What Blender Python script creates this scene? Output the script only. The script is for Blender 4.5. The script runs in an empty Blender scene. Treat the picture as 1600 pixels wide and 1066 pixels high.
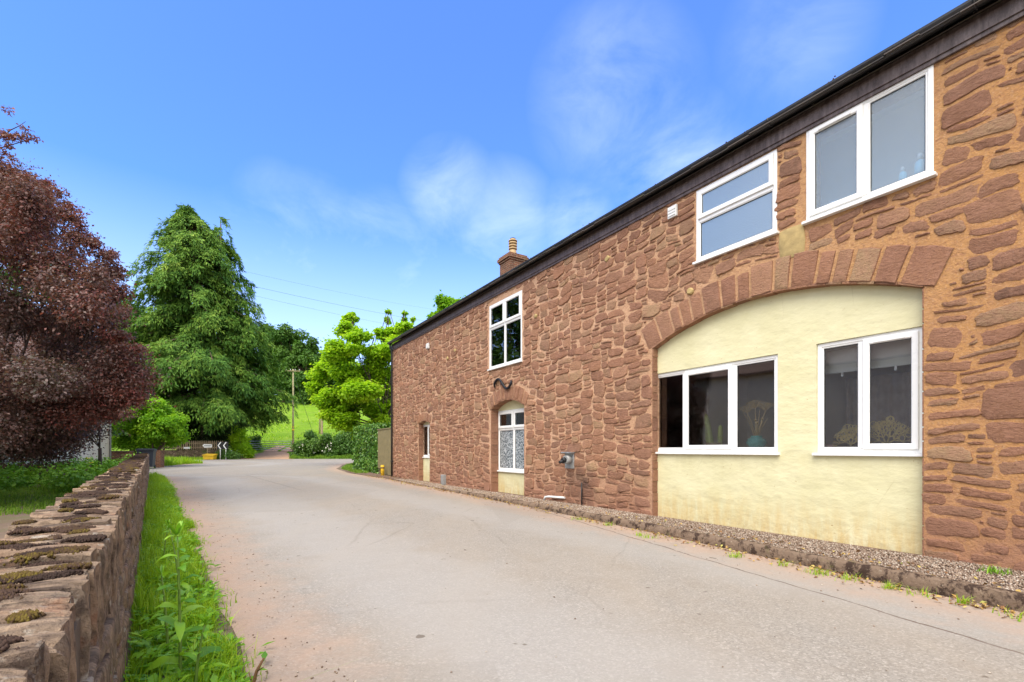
import bpy, bmesh, math, random
import numpy as np
from mathutils import Vector, Matrix, noise as mnoise
from mathutils.geometry import delaunay_2d_cdt
R = math.radians
SC = bpy.context.scene
COL = SC.collection
rnd = random.Random(7)
rng = np.random.default_rng(7)
CAM_Z = 1.25
F = 750.0

# ------------------------------------------------------------------ place helpers
def at(px, py, d):
    "a real point d metres in front of the lens"
    return Vector(((px - 800) / F * d, d, CAM_Z + (702 - py) / F * d))
def gz(x, y):
    "height of the ground"
    z = .008 * max(-30., min(y, 44.))
    if y > 44.:
        t = y - 44.
        z += .19 * t * t / (t + 9.) if t < 95 else .19 * 95 * 95 / 104. + .08 * (t - 95)
    return z
UX, UY = -.5366, .8438           # the street front runs this way
P0 = Vector((4.24, 4.97, .15))
def fu(px, py, r=0.):
    "street-front coordinates (along, up) of a sight line meeting the plane r behind the front"
    k = (px - 800) / F
    u = (4.24 + .8438 * r - k * (4.97 + .5366 * r)) / (.5366 + .8438 * k)
    d = 4.97 + .8438 * u + .5366 * r
    return u, 1.10 + (702 - py) / F * d
def hw(u, y, z):
    "street-front coordinates to world"
    return Vector((P0.x + UX * u - UY * y, P0.y + UY * u + UX * y, P0.z + z))

# ------------------------------------------------------------------ node helpers
class NT:
    def __init__(s, name):
        s.m = bpy.data.materials.new(name); s.m.use_nodes = True
        s.t = s.m.node_tree; s.t.nodes.clear()
    def n(s, typ, ins=None, **props):
        nd = s.t.nodes.new(typ)
        for k, v in props.items(): setattr(nd, k, v)
        for k, v in (ins or {}).items(): s.put(nd.inputs[k], v)
        return nd
    def put(s, sock, v):
        if isinstance(v, bpy.types.NodeSocket): s.t.links.new(v, sock)
        else:
            if isinstance(v, (tuple, list)) and len(v) == 3 and sock.type == 'RGBA': v = (*v, 1)
            sock.default_value = v
    def obj(s): return s.n('ShaderNodeTexCoord').outputs['Object']
    def mapping(s, vec, scale=(1, 1, 1), rot=(0, 0, 0), loc=(0, 0, 0)):
        return s.n('ShaderNodeMapping', {'Vector': vec, 'Scale': scale, 'Rotation': rot, 'Location': loc}).outputs[0]
    def noise(s, vec, scale, detail=4, rough=.55, dist=0.):
        return s.n('ShaderNodeTexNoise', {'Vector': vec, 'Scale': scale, 'Detail': detail, 'Roughness': rough, 'Distortion': dist}).outputs[0]
    def vor(s, vec, scale, feature='F1', rand=1.):
        return s.n('ShaderNodeTexVoronoi', {'Vector': vec, 'Scale': scale, 'Randomness': rand}, feature=feature)
    def ramp(s, fac, stops, interp='LINEAR'):
        nd = s.n('ShaderNodeValToRGB', {'Fac': fac}); cr = nd.color_ramp; cr.interpolation = interp
        while len(cr.elements) < len(stops): cr.elements.new(.5)
        for e, (p, c) in zip(cr.elements, stops):
            e.position = p
            e.color = (c, c, c, 1) if isinstance(c, (int, float)) else (*c, 1)
        return nd.outputs[0]
    def mix(s, fac, a, b, blend='MIX'):
        nd = s.n('ShaderNodeMix', data_type='RGBA', blend_type=blend)
        s.put(nd.inputs[0], fac); s.put(nd.inputs[6], a); s.put(nd.inputs[7], b)
        return nd.outputs[2]
    def math(s, op, a, b=0., c=0., clamp=False):
        nd = s.n('ShaderNodeMath', operation=op, use_clamp=clamp)
        s.put(nd.inputs[0], a); s.put(nd.inputs[1], b); s.put(nd.inputs[2], c)
        return nd.outputs[0]
    def rangemap(s, v, a, b, c=0., d=1.):
        return s.n('ShaderNodeMapRange', {'Value': v, 'From Min': a, 'From Max': b, 'To Min': c, 'To Max': d}).outputs[0]
    def island(s): return s.n('ShaderNodeNewGeometry').outputs['Random Per Island']
    def attr(s, name): return s.n('ShaderNodeAttribute', attribute_name=name).outputs['Fac']
    def sep(s, v): return s.n('ShaderNodeSeparateXYZ', {0: v}).outputs
    def bump(s, h, strength=.5, dist=.01, normal=None):
        i = {'Height': h, 'Strength': strength, 'Distance': dist}
        if normal is not None: i['Normal'] = normal
        return s.n('ShaderNodeBump', i).outputs[0]
    def bsdf(s, color, rough=.9, normal=None, spec=.3, metal=0., **extra):
        i = {'Base Color': color, 'Roughness': rough, 'Metallic': metal, 'Specular IOR Level': spec}
        if normal is not None: i['Normal'] = normal
        i.update(extra)
        return s.n('ShaderNodeBsdfPrincipled', i).outputs[0]
    def out(s, sh):
        s.n('ShaderNodeOutputMaterial', {'Surface': sh}); return s.m

def simple(name, color, rough=.6, vary=.12, scale=14., bumpd=.002, metal=0., spec=.35):
    t = NT(name); o = t.obj(); n1 = t.noise(o, scale, 5, .6)
    c = t.mix(1., color, t.ramp(n1, [(.25, 1 - vary), (.75, 1 + vary * .6)]), 'MULTIPLY')
    return t.out(t.bsdf(c, t.rangemap(n1, .2, .8, max(.05, rough - .12), min(1, rough + .1)), t.bump(t.noise(o, scale * 6, 4), .4, bumpd), spec, metal))

def leafmat(name, stops, trans=.35, rough=.55, spec=.25, stains=None):
    "stops: colours along a per-leaf and per-spray tone"
    t = NT(name)
    tone = t.math('ADD', t.math('MULTIPLY', t.attr('tone'), .62), t.math('MULTIPLY', t.island(), .38))
    c = t.ramp(tone, stops)
    d = t.bsdf(c, rough, None, spec)
    tr = t.n('ShaderNodeBsdfTranslucent', {'Color': t.mix(1., c, (1.25, 1.2, .75), 'MULTIPLY')}).outputs[0]
    return t.out(t.n('ShaderNodeMixShader', {0: trans, 1: d, 2: tr}).outputs[0])

# ------------------------------------------------------------------ mesh helpers
def np_mesh(name, V, FQ, mats, parent=None, tone=None, smooth=False, matidx=None, vecs=None):
    me = bpy.data.meshes.new(name)
    V = np.asarray(V, dtype=np.float32).reshape(-1, 3); FQ = np.asarray(FQ, dtype=np.int32)
    k = FQ.shape[1]; nf = FQ.shape[0]
    me.vertices.add(len(V)); me.vertices.foreach_set('co', V.ravel())
    me.loops.add(nf * k); me.loops.foreach_set('vertex_index', FQ.ravel())
    me.polygons.add(nf); me.polygons.foreach_set('loop_start', np.arange(0, nf * k, k, dtype=np.int32))
    if matidx is not None: me.polygons.foreach_set('material_index', np.asarray(matidx, dtype=np.int32))
    if smooth: me.polygons.foreach_set('use_smooth', np.ones(nf, dtype=bool))
    for m in (mats if isinstance(mats, (list, tuple)) else [mats]): me.materials.append(m)
    me.update(calc_edges=True)
    if tone is not None:
        a = me.attributes.new('tone', 'FLOAT', 'POINT'); a.data.foreach_set('value', np.asarray(tone, dtype=np.float32))
    for nm, arr in (vecs or {}).items():
        a = me.attributes.new(nm, 'FLOAT', 'POINT'); a.data.foreach_set('value', np.asarray(arr, dtype=np.float32))
    return link(name, me, parent)
def link(name, data, parent=None):
    o = bpy.data.objects.new(name, data); COL.objects.link(o)
    if parent is not None: o.parent = parent
    return o
def empty(name, loc=(0, 0, 0), rz=0., label=None, cat=None, group=None):
    o = bpy.data.objects.new(name, None); COL.objects.link(o)
    o.location = loc; o.rotation_euler = (0, 0, rz); o.empty_display_size = .2
    tag(o, label, cat, group); return o
def tag(o, label=None, cat=None, group=None, kind=None):
    if label: o['label'] = label
    if cat: o['category'] = cat
    if group: o['group'] = group
    if kind: o['kind'] = kind
    return o
def copy_tree(o, parent=None):
    c = o.copy(); COL.objects.link(c)
    if parent is not None: c.parent = parent
    for ch in list(o.children): copy_tree(ch, c)
    return c

class MB:
    "collects solid pieces and links them as one mesh object"
    def __init__(s): s.v = []; s.f = []; s.m = []; s.sm = []
    def add(s, vs, fs, mi=0, smooth=False):
        b = len(s.v); s.v += [tuple(p) for p in vs]
        for f in fs: s.f.append([b + i for i in f]); s.m.append(mi); s.sm.append(smooth)
    def box(s, a, b, mi=0, ch=.0, M=None):
        x0, y0, z0 = a; x1, y1, z1 = b
        if ch <= 0:
            vs = [(x, y, z) for x in (x0, x1) for y in (y0, y1) for z in (z0, z1)]
            fs = [(0, 1, 3, 2), (4, 6, 7, 5), (0, 4, 5, 1), (2, 3, 7, 6), (0, 2, 6, 4), (1, 5, 7, 3)]
        else:
            bm = bmesh.new(); bmesh.ops.create_cube(bm, size=1)
            for v in bm.verts: v.co = Vector((x0 + (v.co.x + .5) * (x1 - x0), y0 + (v.co.y + .5) * (y1 - y0), z0 + (v.co.z + .5) * (z1 - z0)))
            bmesh.ops.bevel(bm, geom=bm.edges[:], offset=ch, segments=2, affect='EDGES', profile=.6)
            bm.verts.index_update(); vs = [v.co.copy() for v in bm.verts]; fs = [[v.index for v in f.verts] for f in bm.faces]; bm.free()
        if M is not None: vs = [M @ Vector(p) for p in vs]
        s.add(vs, fs, mi)
    def tube(s, pts, rads, n=10, mi=0, cap=True, smooth=True):
        pts = [Vector(p) for p in pts]
        if isinstance(rads, (int, float)): rads = [rads] * len(pts)
        vs = []; prev = None
        for i, p in enumerate(pts):
            t = (pts[min(i + 1, len(pts) - 1)] - pts[max(i - 1, 0)]).normalized()
            if prev is None:
                a = t.orthogonal().normalized()
            else:
                a = prev - t * prev.dot(t)
                a = a.normalized() if a.length > 1e-5 else t.orthogonal().normalized()
            prev = a; b = t.cross(a)
            for k in range(n):
                w = 2 * math.pi * k / n
                vs.append(p + (a * math.cos(w) + b * math.sin(w)) * rads[i])
        fs = []
        for i in range(len(pts) - 1):
            for k in range(n):
                fs.append((i * n + k, i * n + (k + 1) % n, (i + 1) * n + (k + 1) % n, (i + 1) * n + k))
        s.add(vs, fs, mi, smooth)
        if cap:
            b = len(s.v) - len(vs)
            s.f.append([b + k for k in range(n)][::-1]); s.m.append(mi); s.sm.append(False)
            s.f.append([b + (len(pts) - 1) * n + k for k in range(n)]); s.m.append(mi); s.sm.append(False)
    def lathe(s, prof, c=(0, 0, 0), n=24, mi=0):
        vs = []; c = Vector(c)
        for r, z in prof:
            for k in range(n):
                w = 2 * math.pi * k / n; vs.append(c + Vector((r * math.cos(w), r * math.sin(w), z)))
        fs = [(i * n + k, i * n + (k + 1) % n, (i + 1) * n + (k + 1) % n, (i + 1) * n + k) for i in range(len(prof) - 1) for k in range(n)]
        s.add(vs, fs, mi, True)
        b = len(s.v) - len(vs)
        s.f.append([b + k for k in range(n)][::-1]); s.m.append(mi); s.sm.append(False)
        s.f.append([b + (len(prof) - 1) * n + k for k in range(n)]); s.m.append(mi); s.sm.append(False)
    def prism(s, poly, y0, y1, mi=0):
        "poly in (x,z), thickness along y"
        n = len(poly)
        vs = [(x, y0, z) for x, z in poly] + [(x, y1, z) for x, z in poly]
        fs = [list(range(n)), list(range(n, 2 * n))[::-1]] + [(i, i + n, (i + 1) % n + n, (i + 1) % n) for i in range(n)]
        s.add(vs, fs, mi)
    def ring(s, o, i, y0, y1, ch=.006, mi=0):
        "picture frame: outer rect o, inner rect i = (u0,z0,u1,z1), from y0 back to y1 front"
        def rc(q, g, y): return [(q[0] + g, y, q[1] + g), (q[2] - g, y, q[1] + g), (q[2] - g, y, q[3] - g), (q[0] + g, y, q[3] - g)]
        loops = [rc(o, 0, y0), rc(o, 0, y1 - ch), rc(o, ch, y1), rc(i, -ch * 2.2, y1), rc(i, 0, y1 - ch * 2.2), rc(i, 0, y0)]
        vs = [p for l in loops for p in l]; fs = []
        L = len(loops)
        for a in range(L):
            b = (a + 1) % L
            for k in range(4): fs.append((a * 4 + k, a * 4 + (k + 1) % 4, b * 4 + (k + 1) % 4, b * 4 + k))
        s.add(vs, fs, mi)
    def build(s, name, mats, parent=None, recalc=True):
        me = bpy.data.meshes.new(name)
        me.from_pydata(s.v, [], s.f)
        for m in (mats if isinstance(mats, (list, tuple)) else [mats]): me.materials.append(m)
        me.polygons.foreach_set('material_index', s.m); me.polygons.foreach_set('use_smooth', s.sm)
        if recalc:
            bm = bmesh.new(); bm.from_mesh(me); bmesh.ops.recalc_face_normals(bm, faces=bm.faces[:]); bm.to_mesh(me); bm.free()
        me.update(); return link(name, me, parent)

def unit(a): return a / np.maximum(1e-6, np.linalg.norm(a, axis=1, keepdims=True))
def leaf_arrays(P, N, A, L, W, fold=.18):
    "kite leaves: base P, normal N, axis A, length L, width W -> verts, quads"
    N = unit(N); A = unit(A - N * (A * N).sum(1, keepdims=True)); B = np.cross(N, A)
    L = L[:, None]; W = W[:, None]
    v = np.empty((len(P), 4, 3), dtype=np.float32)
    v[:, 0] = P; v[:, 1] = P + A * L * .48 + B * W * .5 + N * W * fold
    v[:, 2] = P + A * L - N * L * .08; v[:, 3] = P + A * L * .48 - B * W * .5 + N * W * fold
    q = np.arange(len(P) * 4, dtype=np.int32).reshape(-1, 4)
    return v.reshape(-1, 3), q
def crown(name, puffs, n, leaf, mat, parent=None, up=.55, inner=.5, droop=.25, aspect=.6, tones=None, jit=.5, g=rng):
    "puffs: (x,y,z,rx,ry,rz); leaves spread in the outer part of every puff"
    p = np.asarray(puffs, dtype=np.float64)
    w = (p[:, 3] * p[:, 5]); w = w / w.sum()
    k = g.choice(len(p), n, p=w)
    d = unit(g.normal(size=(n, 3)))
    rad = inner + (1.08 - inner) * g.random(n) ** .7
    rad = np.where(g.random(n) < .3, rad * (1 + .38 * np.abs(g.normal(size=n))), rad)
    P = p[k, :3] + d * rad[:, None] * p[k, 3:6]
    N = d * .55 + g.normal(size=(n, 3)) * jit; N[:, 2] += up
    A = d * .7 + g.normal(size=(n, 3)) * .6; A[:, 2] -= droop
    L = leaf * (.65 + .7 * g.random(n)); W = L * aspect * (.8 + .4 * g.random(n))
    V, Q = leaf_arrays(P, N, A, L, W)
    pt = g.random(len(p)) if tones is None else np.asarray(tones)
    tone = np.clip(pt[k] * .7 + .3 * g.random(n), 0, 1)
    return np_mesh(name, V, Q, mat, parent, np.repeat(tone, 4))
def limb(mb, a, b, r0, r1, bend=.15, n=7, seg=6, mi=0):
    a = Vector(a); b = Vector(b); L = (b - a).length
    off = Vector((rnd.uniform(-1, 1), rnd.uniform(-1, 1), rnd.uniform(-.2, .6))) * L * bend
    pts = []; rs = []
    for i in range(seg + 1):
        t = i / seg
        pts.append(a.lerp(b, t) + off * math.sin(t * math.pi) + Vector((rnd.uniform(-1, 1), rnd.uniform(-1, 1), 0)) * .02 * L * (0 < i < seg))
        rs.append(r0 + (r1 - r0) * t)
    mb.tube(pts, rs, n, mi)
def blades(name, P, H, W, mat, parent=None, lean=.35, seg=3, g=rng, tone=None):
    n = len(P); P = np.asarray(P, float)
    a = g.random(n) * 2 * np.pi; side = np.stack([np.cos(a), np.sin(a), np.zeros(n)], 1)
    b = a + np.pi / 2 + g.normal(size=n) * .5; ld = np.stack([np.cos(b), np.sin(b), np.zeros(n)], 1)
    le = np.abs(g.normal(size=n)) * lean
    V = np.empty((n, (seg + 1) * 2, 3), np.float32)
    for i in range(seg + 1):
        t = i / seg
        c = P + np.stack([np.zeros(n), np.zeros(n), H * (t - .25 * le * t * t)], 1) + ld * (H * le * t * t)[:, None]
        wv = side * (W * (1 - t) ** .7 * .5 + .0004)[:, None]
        V[:, 2 * i] = c - wv; V[:, 2 * i + 1] = c + wv
    base = (np.arange(n) * (seg + 1) * 2)[:, None]
    Q = np.concatenate([base + np.array([[2 * i, 2 * i + 1, 2 * i + 3, 2 * i + 2]]) for i in range(seg)], 1).reshape(-1, 4)
    tn = g.random(n) if tone is None else tone
    return np_mesh(name, V.reshape(-1, 3), Q, mat, parent, np.repeat(tn, (seg + 1) * 2))
OCT_V = np.array([[1, 0, 0], [-1, 0, 0], [0, 1, 0], [0, -1, 0], [0, 0, 1], [0, 0, -1]], float)
OCT_F = np.array([[0, 2, 4], [2, 1, 4], [1, 3, 4], [3, 0, 4], [2, 0, 5], [1, 2, 5], [3, 1, 5], [0, 3, 5]])
def grains(name, P, S, mat, parent=None, g=rng, smooth=True, tone=None):
    "many small pebble-like lumps: centres P, radii S (n,3)"
    n = len(P); v = OCT_V[None] * (1 + g.uniform(-.25, .25, (n, 6, 1)))
    v = v * S[:, None, :]
    a = g.random(n) * 2 * np.pi; c, s_ = np.cos(a)[:, None], np.sin(a)[:, None]
    x = v[:, :, 0] * c - v[:, :, 1] * s_; y = v[:, :, 0] * s_ + v[:, :, 1] * c
    v = np.stack([x, y, v[:, :, 2]], 2) + P[:, None, :]
    f = (np.arange(n)[:, None, None] * 6 + OCT_F[None]).reshape(-1, 3)
    return np_mesh(name, v.reshape(-1, 3), f, mat, parent, np.repeat(g.random(n) if tone is None else tone, 6), smooth)

# ================================================================== MATERIALS
def m_stone():
    t = NT('red_sandstone'); o = t.obj()
    isl = t.island()
    big = t.noise(o, 1.1, 3)
    c = t.ramp(isl, [(0, (.20, .103, .062)), (.16, (.34, .178, .100)), (.32, (.265, .132, .078)), (.45, (.41, .230, .130)), (.56, (.28, .160, .097)), (.68, (.36, .182, .102)), (.80, (.23, .130, .083)), (.90, (.41, .275, .150)), (1, (.165, .092, .062))])
    c = t.mix(t.ramp(t.noise(o, 9, 6, .65), [(.35, 0.), (.7, .55)]), c, (.47, .25, .165))
    c = t.mix(t.ramp(t.noise(t.mapping(o, (1, 1, 2.6)), 26, 5, .7), [(.5, 0.), (.68, .5)]), c, (.19, .085, .062))
    c = t.mix(t.ramp(t.noise(t.mapping(o, loc=(3, 9, 1)), 120, 2, .6), [(.66, 0.), (.74, .7)]), c, (.55, .42, .33))
    c = t.mix(t.ramp(big, [(.4, 0.), (.75, .4)]), c, (.29, .15, .11))
    low = t.math('MULTIPLY', t.rangemap(t.sep(o)[2], .0, .75, 1., 0.), t.ramp(t.noise(o, 3.5, 4), [(.3, .25), (.65, .85)]), clamp=True)
    c = t.mix(low, c, (.35, .18, .12))
    c = t.mix(t.ramp(t.noise(t.mapping(o, (1, 1, 1.8), loc=(9, 9, 2)), 48, 5, .75), [(.56, 0.), (.68, .75)]), c, (.13, .062, .045))
    u_, _, z_ = t.sep(o)
    q_ = t.math('ADD', t.math('POWER', t.math('DIVIDE', t.math('SUBTRACT', u_, 5.35), .42), 2.), t.math('POWER', t.math('DIVIDE', t.math('SUBTRACT', z_, .42), .42), 2.))
    c = t.mix(t.math('MULTIPLY', t.rangemap(q_, .1, 1.5, 1., 0.), t.ramp(t.noise(o, 4.5, 5, .7), [(.3, .2), (.65, .8)]), clamp=True), c, (.10, .062, .05))
    h1 = t.noise(t.mapping(o, (1, 1, 2.2)), 19, 7, .72); h2 = t.noise(o, 70, 4, .65)
    nrm = t.bump(h2, .6, .006, t.bump(h1, 1., .04))
    return t.out(t.bsdf(c, .93, nrm, .12))
def m_mortar():
    t = NT('lime_mortar'); o = t.obj()
    u, _, z = t.sep(o)
    g = t.math('ADD', u, t.math('MULTIPLY', t.noise(o, .8, 3), 3.2))
    c = t.ramp(t.rangemap(g, .2, 7.5), [(0, (.51, .26, .090)), (.3, (.54, .305, .135)), (.6, (.58, .355, .21)), (1, (.61, .39, .255))])
    c = t.mix(t.ramp(t.noise(o, 6, 5, .65), [(.35, 0.), (.75, .6)]), c, (.38, .20, .115))
    c = t.mix(t.ramp(t.noise(o, 40, 4, .7), [(.52, 0.), (.7, .5)]), c, (.60, .41, .27))
    c = t.mix(t.ramp(t.noise(t.mapping(o, (1, 1, 2.), loc=(5, 5, 5)), 17, 6, .75), [(.5, 0.), (.63, .75)]), c, (.31, .150, .088))
    low = t.math('MULTIPLY', t.rangemap(z, .05, .8, 1., 0.), t.ramp(t.noise(o, 3, 4), [(.3, .3), (.6, 1.)]), clamp=True)
    c = t.mix(low, c, (.38, .20, .13))
    u_, _, z_ = t.sep(o)
    q_ = t.math('ADD', t.math('POWER', t.math('DIVIDE', t.math('SUBTRACT', u_, 5.35), .42), 2.), t.math('POWER', t.math('DIVIDE', t.math('SUBTRACT', z_, .42), .42), 2.))
    c = t.mix(t.math('MULTIPLY', t.rangemap(q_, .1, 1.5, 1., 0.), t.ramp(t.noise(o, 4.5, 5, .7), [(.3, .2), (.65, .8)]), clamp=True), c, (.10, .062, .05))
    nrm = t.bump(t.noise(o, 150, 3, .6), .6, .004, t.bump(t.noise(o, 26, 7, .72), 1., .03))
    return t.out(t.bsdf(c, .95, nrm, .1))
def m_render():
    t = NT('cream_render'); o = t.obj(); z = t.sep(o)[2]
    c = t.mix(t.ramp(t.noise(o, 2.2, 5, .6), [(.3, 0.), (.7, 1.)]), (.60, .56, .335), (.67, .63, .405))
    st = t.noise(t.mapping(o, (2.2, 2.2, .45)), 5, 5, .65)
    c = t.mix(t.math('MULTIPLY', t.rangemap(z, .0, .55, 1., 0.), t.ramp(st, [(.35, 0.), (.7, 1.)]), clamp=True), c, (.58, .42, .17))
    c = t.mix(t.ramp(t.noise(t.mapping(o, (1, 1, 1.7), loc=(5, 2, 7)), 15, 3, .6), [(.705, 0.), (.75, .8)]), c, (.38, .25, .12))
    drip = t.noise(t.mapping(o, (3.2, 3.2, .22), loc=(1, 1, 4)), 4, 5, .7)
    c = t.mix(t.math('MULTIPLY', t.rangemap(z, 1.04, .55, 1., 0.), t.math('MULTIPLY', t.math('LESS_THAN', z, 1.04), t.ramp(drip, [(.45, 0.), (.7, .3)])), clamp=True), c, (.50, .44, .24))
    cr = t.vor(t.mapping(o, (1, 1, 1.3), loc=(3, 2, 1)), 1.3, 'DISTANCE_TO_EDGE').outputs['Distance']
    c = t.mix(t.math('MULTIPLY', t.ramp(cr, [(.0, 1.), (.006, 0.)]), t.ramp(t.noise(o, 1.7, 3), [(.5, 0.), (.6, .4)])), c, (.42, .36, .20))
    c = t.mix(t.math('MULTIPLY', t.rangemap(z, .0, .30, 1., 0.), t.ramp(t.noise(o, 24, 4, .7), [(.45, 0.), (.66, .5)]), clamp=True), c, (.46, .34, .18))
    nrm = t.bump(t.noise(o, 60, 4, .6), .35, .004, t.bump(t.noise(t.mapping(o, (1, 1, 1.6)), 4.5, 4, .5), .55, .03))
    return t.out(t.bsdf(c, .85, nrm, .2))
def m_asphalt():
    t = NT('worn_asphalt'); o = t.obj()
    L = t.attr('left'); Rr = t.attr('right')
    x, y, _ = t.sep(o)
    fine = t.vor(o, 85).outputs['Color']; fine = t.sep(fine)[0]
    c = t.ramp(fine, [(0, (.215, .194, .168)), (.45, (.262, .238, .208)), (.8, (.295, .268, .235)), (1, (.37, .34, .30))])
    c = t.mix(t.ramp(t.noise(o, 210, 2, .7), [(.35, .5), (.5, 0.)]), c, (.15, .125, .10))
    c = t.mix(t.ramp(t.noise(t.mapping(o, rot=(0, 0, R(35)), scale=(1.3, .35, 1)), .75, 5, .6), [(.38, 0.), (.66, .5)]), c, (.31, .262, .208))
    c = t.mix(t.ramp(t.noise(t.mapping(o, loc=(7, 3, 0)), 2.6, 6, .65), [(.5, 0.), (.72, .4)]), c, (.225, .188, .148))
    # grey wheel tracks, pink sandy dust along both edges
    n = t.noise(o, 1.7, 5, .65)
    tr = t.math('ADD', L, t.math('MULTIPLY', n, .9))
    c = t.mix(t.ramp(t.rangemap(tr, 0, 6.5), [(.16, 0.), (.24, .45), (.36, .4), (.46, 0.), (.62, 0.), (.7, .4), (.79, .3), (.86, 0.)]), c, (.325, .312, .295))
    dn = t.math('MULTIPLY', t.noise(o, 3.1, 6, .7), 1.15)
    for d, w in ((L, .80), (Rr, .85)):
        e = t.math('SUBTRACT', t.math('ADD', d, dn), .30)
        c = t.mix(t.ramp(t.rangemap(e, 0, w * 1.25), [(0, .95), (.35, .72), (.7, .3), (1, 0.)]), c, t.mix(t.noise(o, 30, 4, .7), (.33, .215, .150), (.46, .325, .235)))
    # a tar seam near the house side and two faint joints at the bend
    def seam(ax, ay, bx, by, w, s_, col, lim=None):
        dx, dy = bx - ax, by - ay; l = math.hypot(dx, dy)
        q = t.math('ADD', t.math('MULTIPLY', t.math('SUBTRACT', x, ax), dy / l), t.math('MULTIPLY', t.math('SUBTRACT', y, ay), -dx / l))
        q = t.math('ABSOLUTE', t.math('ADD', q, t.math('MULTIPLY', t.math('SUBTRACT', t.noise(o, 2.5, 4), .5), .12)))
        f = t.math('MULTIPLY', t.rangemap(q, w * .5, w * 1.3, 1., 0.), s_, clamp=True)
        if lim:
            p = t.math('ADD', t.math('MULTIPLY', t.math('SUBTRACT', x, ax), dx / l), t.math('MULTIPLY', t.math('SUBTRACT', y, ay), dy / l))
            f = t.math('MULTIPLY', f, t.math('MULTIPLY', t.math('GREATER_THAN', p, 0.), t.math('LESS_THAN', p, l)))
        return t.mix(f, c, col)
    c = seam(2.42, 4.45, 3.05, 2.86, .012, t.ramp(t.noise(o, 5, 3), [(.3, .35), (.55, .9)]), (.10, .065, .05), None)
    c = seam(-11.2, 20.2, -6.0, 22.5, .05, .5, (.16, .14, .12), True)
    c = seam(-11.2, 20.2, -5.9, 13.4, .04, .5, (.17, .15, .13), True)
    c = seam(-15.0, 33.0, -7.0, 31.0, .08, .35, (.17, .15, .13), True)
    ck = t.vor(t.mapping(o, rot=(0, 0, R(33)), scale=(.9, .4, 1), loc=(2, 6, 0)), .55, 'DISTANCE_TO_EDGE')
    t.put(ck.inputs['Vector'], t.mix(.12, t.mapping(o, rot=(0, 0, R(33)), scale=(.9, .4, 1), loc=(2, 6, 0)), t.n('ShaderNodeTexNoise', {'Vector': o, 'Scale': 1.3, 'Detail': 5.}).outputs['Color']))
    c = t.mix(t.math('MULTIPLY', t.ramp(ck.outputs['Distance'], [(0, .32), (.007, 0.)]), t.ramp(t.noise(t.mapping(o, loc=(8, 2, 0)), .5, 3), [(.46, 0.), (.56, .8)])), c, (.13, .11, .09))
    pa = t.vor(t.mapping(o, rot=(0, 0, R(36)), scale=(1, .38, 1), loc=(1, 1, 0)), .42, 'F1'); c = t.mix(t.ramp(t.sep(pa.outputs['Color'])[0], [(.70, 0.), (.72, .22)]), c, (.22, .20, .175))
    sp = t.ramp(t.noise(t.mapping(o, loc=(4, 4, 0)), 7.5, 2, .4), [(.74, 0.), (.77, .75)])
    c = t.mix(sp, c, (.11, .085, .065))
    nrm = t.bump(fine, .5, .006, t.bump(t.noise(o, 5, 5), .25, .015))
    return t.out(t.bsdf(c, .88, nrm, .25))
def m_soil(name='bare_soil', a=(.13, .092, .068), b=(.24, .18, .135), green=.5):
    t = NT(name); o = t.obj()
    c = t.mix(t.noise(o, 3, 6, .65), a, b)
    c = t.mix(t.ramp(t.noise(t.mapping(o, loc=(2, 8, 0)), 1.4, 5, .7), [(.5, 0.), (.66, green)]), c, (.09, .15, .03))
    c = t.mix(t.ramp(t.noise(o, 45, 3, .7), [(.55, 0.), (.7, .6)]), c, (.10, .065, .045))
    return t.out(t.bsdf(c, .95, t.bump(t.noise(o, 34, 5, .7), .8, .02), .1))
def m_field():
    t = NT('meadow_grass'); o = t.obj(); v = t.mapping(o, (1, .5, 1))
    c = t.ramp(t.noise(v, .16, 6, .7), [(.3, (.115, .24, .012)), (.5, (.20, .36, .022)), (.68, (.27, .40, .045))])
    c = t.mix(t.ramp(t.noise(t.mapping(o, (.35, 1.4, 1)), .45, 6, .75), [(.45, 0.), (.68, .65)]), c, (.27, .36, .07))
    c = t.mix(t.ramp(t.noise(t.mapping(o, (.5, 1.6, 1), loc=(9, 1, 0)), .8, 6, .75), [(.52, 0.), (.7, .7)]), c, (.07, .165, .012))
    return t.out(t.bsdf(c, .9, t.bump(t.noise(o, 2.4, 6, .75), 1., .5), .05))
def m_kerb():
    t = NT('weathered_concrete'); o = t.obj(); z = t.sep(o)[2]
    c = t.mix(t.noise(o, 8, 6, .7), (.155, .105, .073), (.27, .195, .138))
    st = t.noise(t.mapping(o, (1, 1, .8)), 9, 5, .7)
    c = t.mix(t.ramp(st, [(.49, 0.), (.58, .92)]), c, (.045, .028, .022))
    c = t.mix(t.ramp(t.noise(o, 34, 3, .7), [(.62, 0.), (.7, .6)]), c, (.40, .33, .24))
    c = t.mix(t.ramp(t.noise(t.mapping(o, loc=(3, 3, 3)), 5, 5, .7), [(.6, 0.), (.72, .5)]), c, (.12, .13, .03))
    return t.out(t.bsdf(c, .95, t.bump(t.noise(o, 30, 6, .7), .9, .025), .1))
def m_gravel():
    t = NT('gravel_pebbles'); c = t.ramp(t.island(), [(0, (.13, .085, .06)), (.3, (.25, .175, .125)), (.5, (.35, .265, .20)), (.7, (.18, .125, .09)), (.88, (.42, .35, .28)), (1, (.52, .46, .39))])
    return t.out(t.bsdf(c, .85, None, .2))
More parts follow.
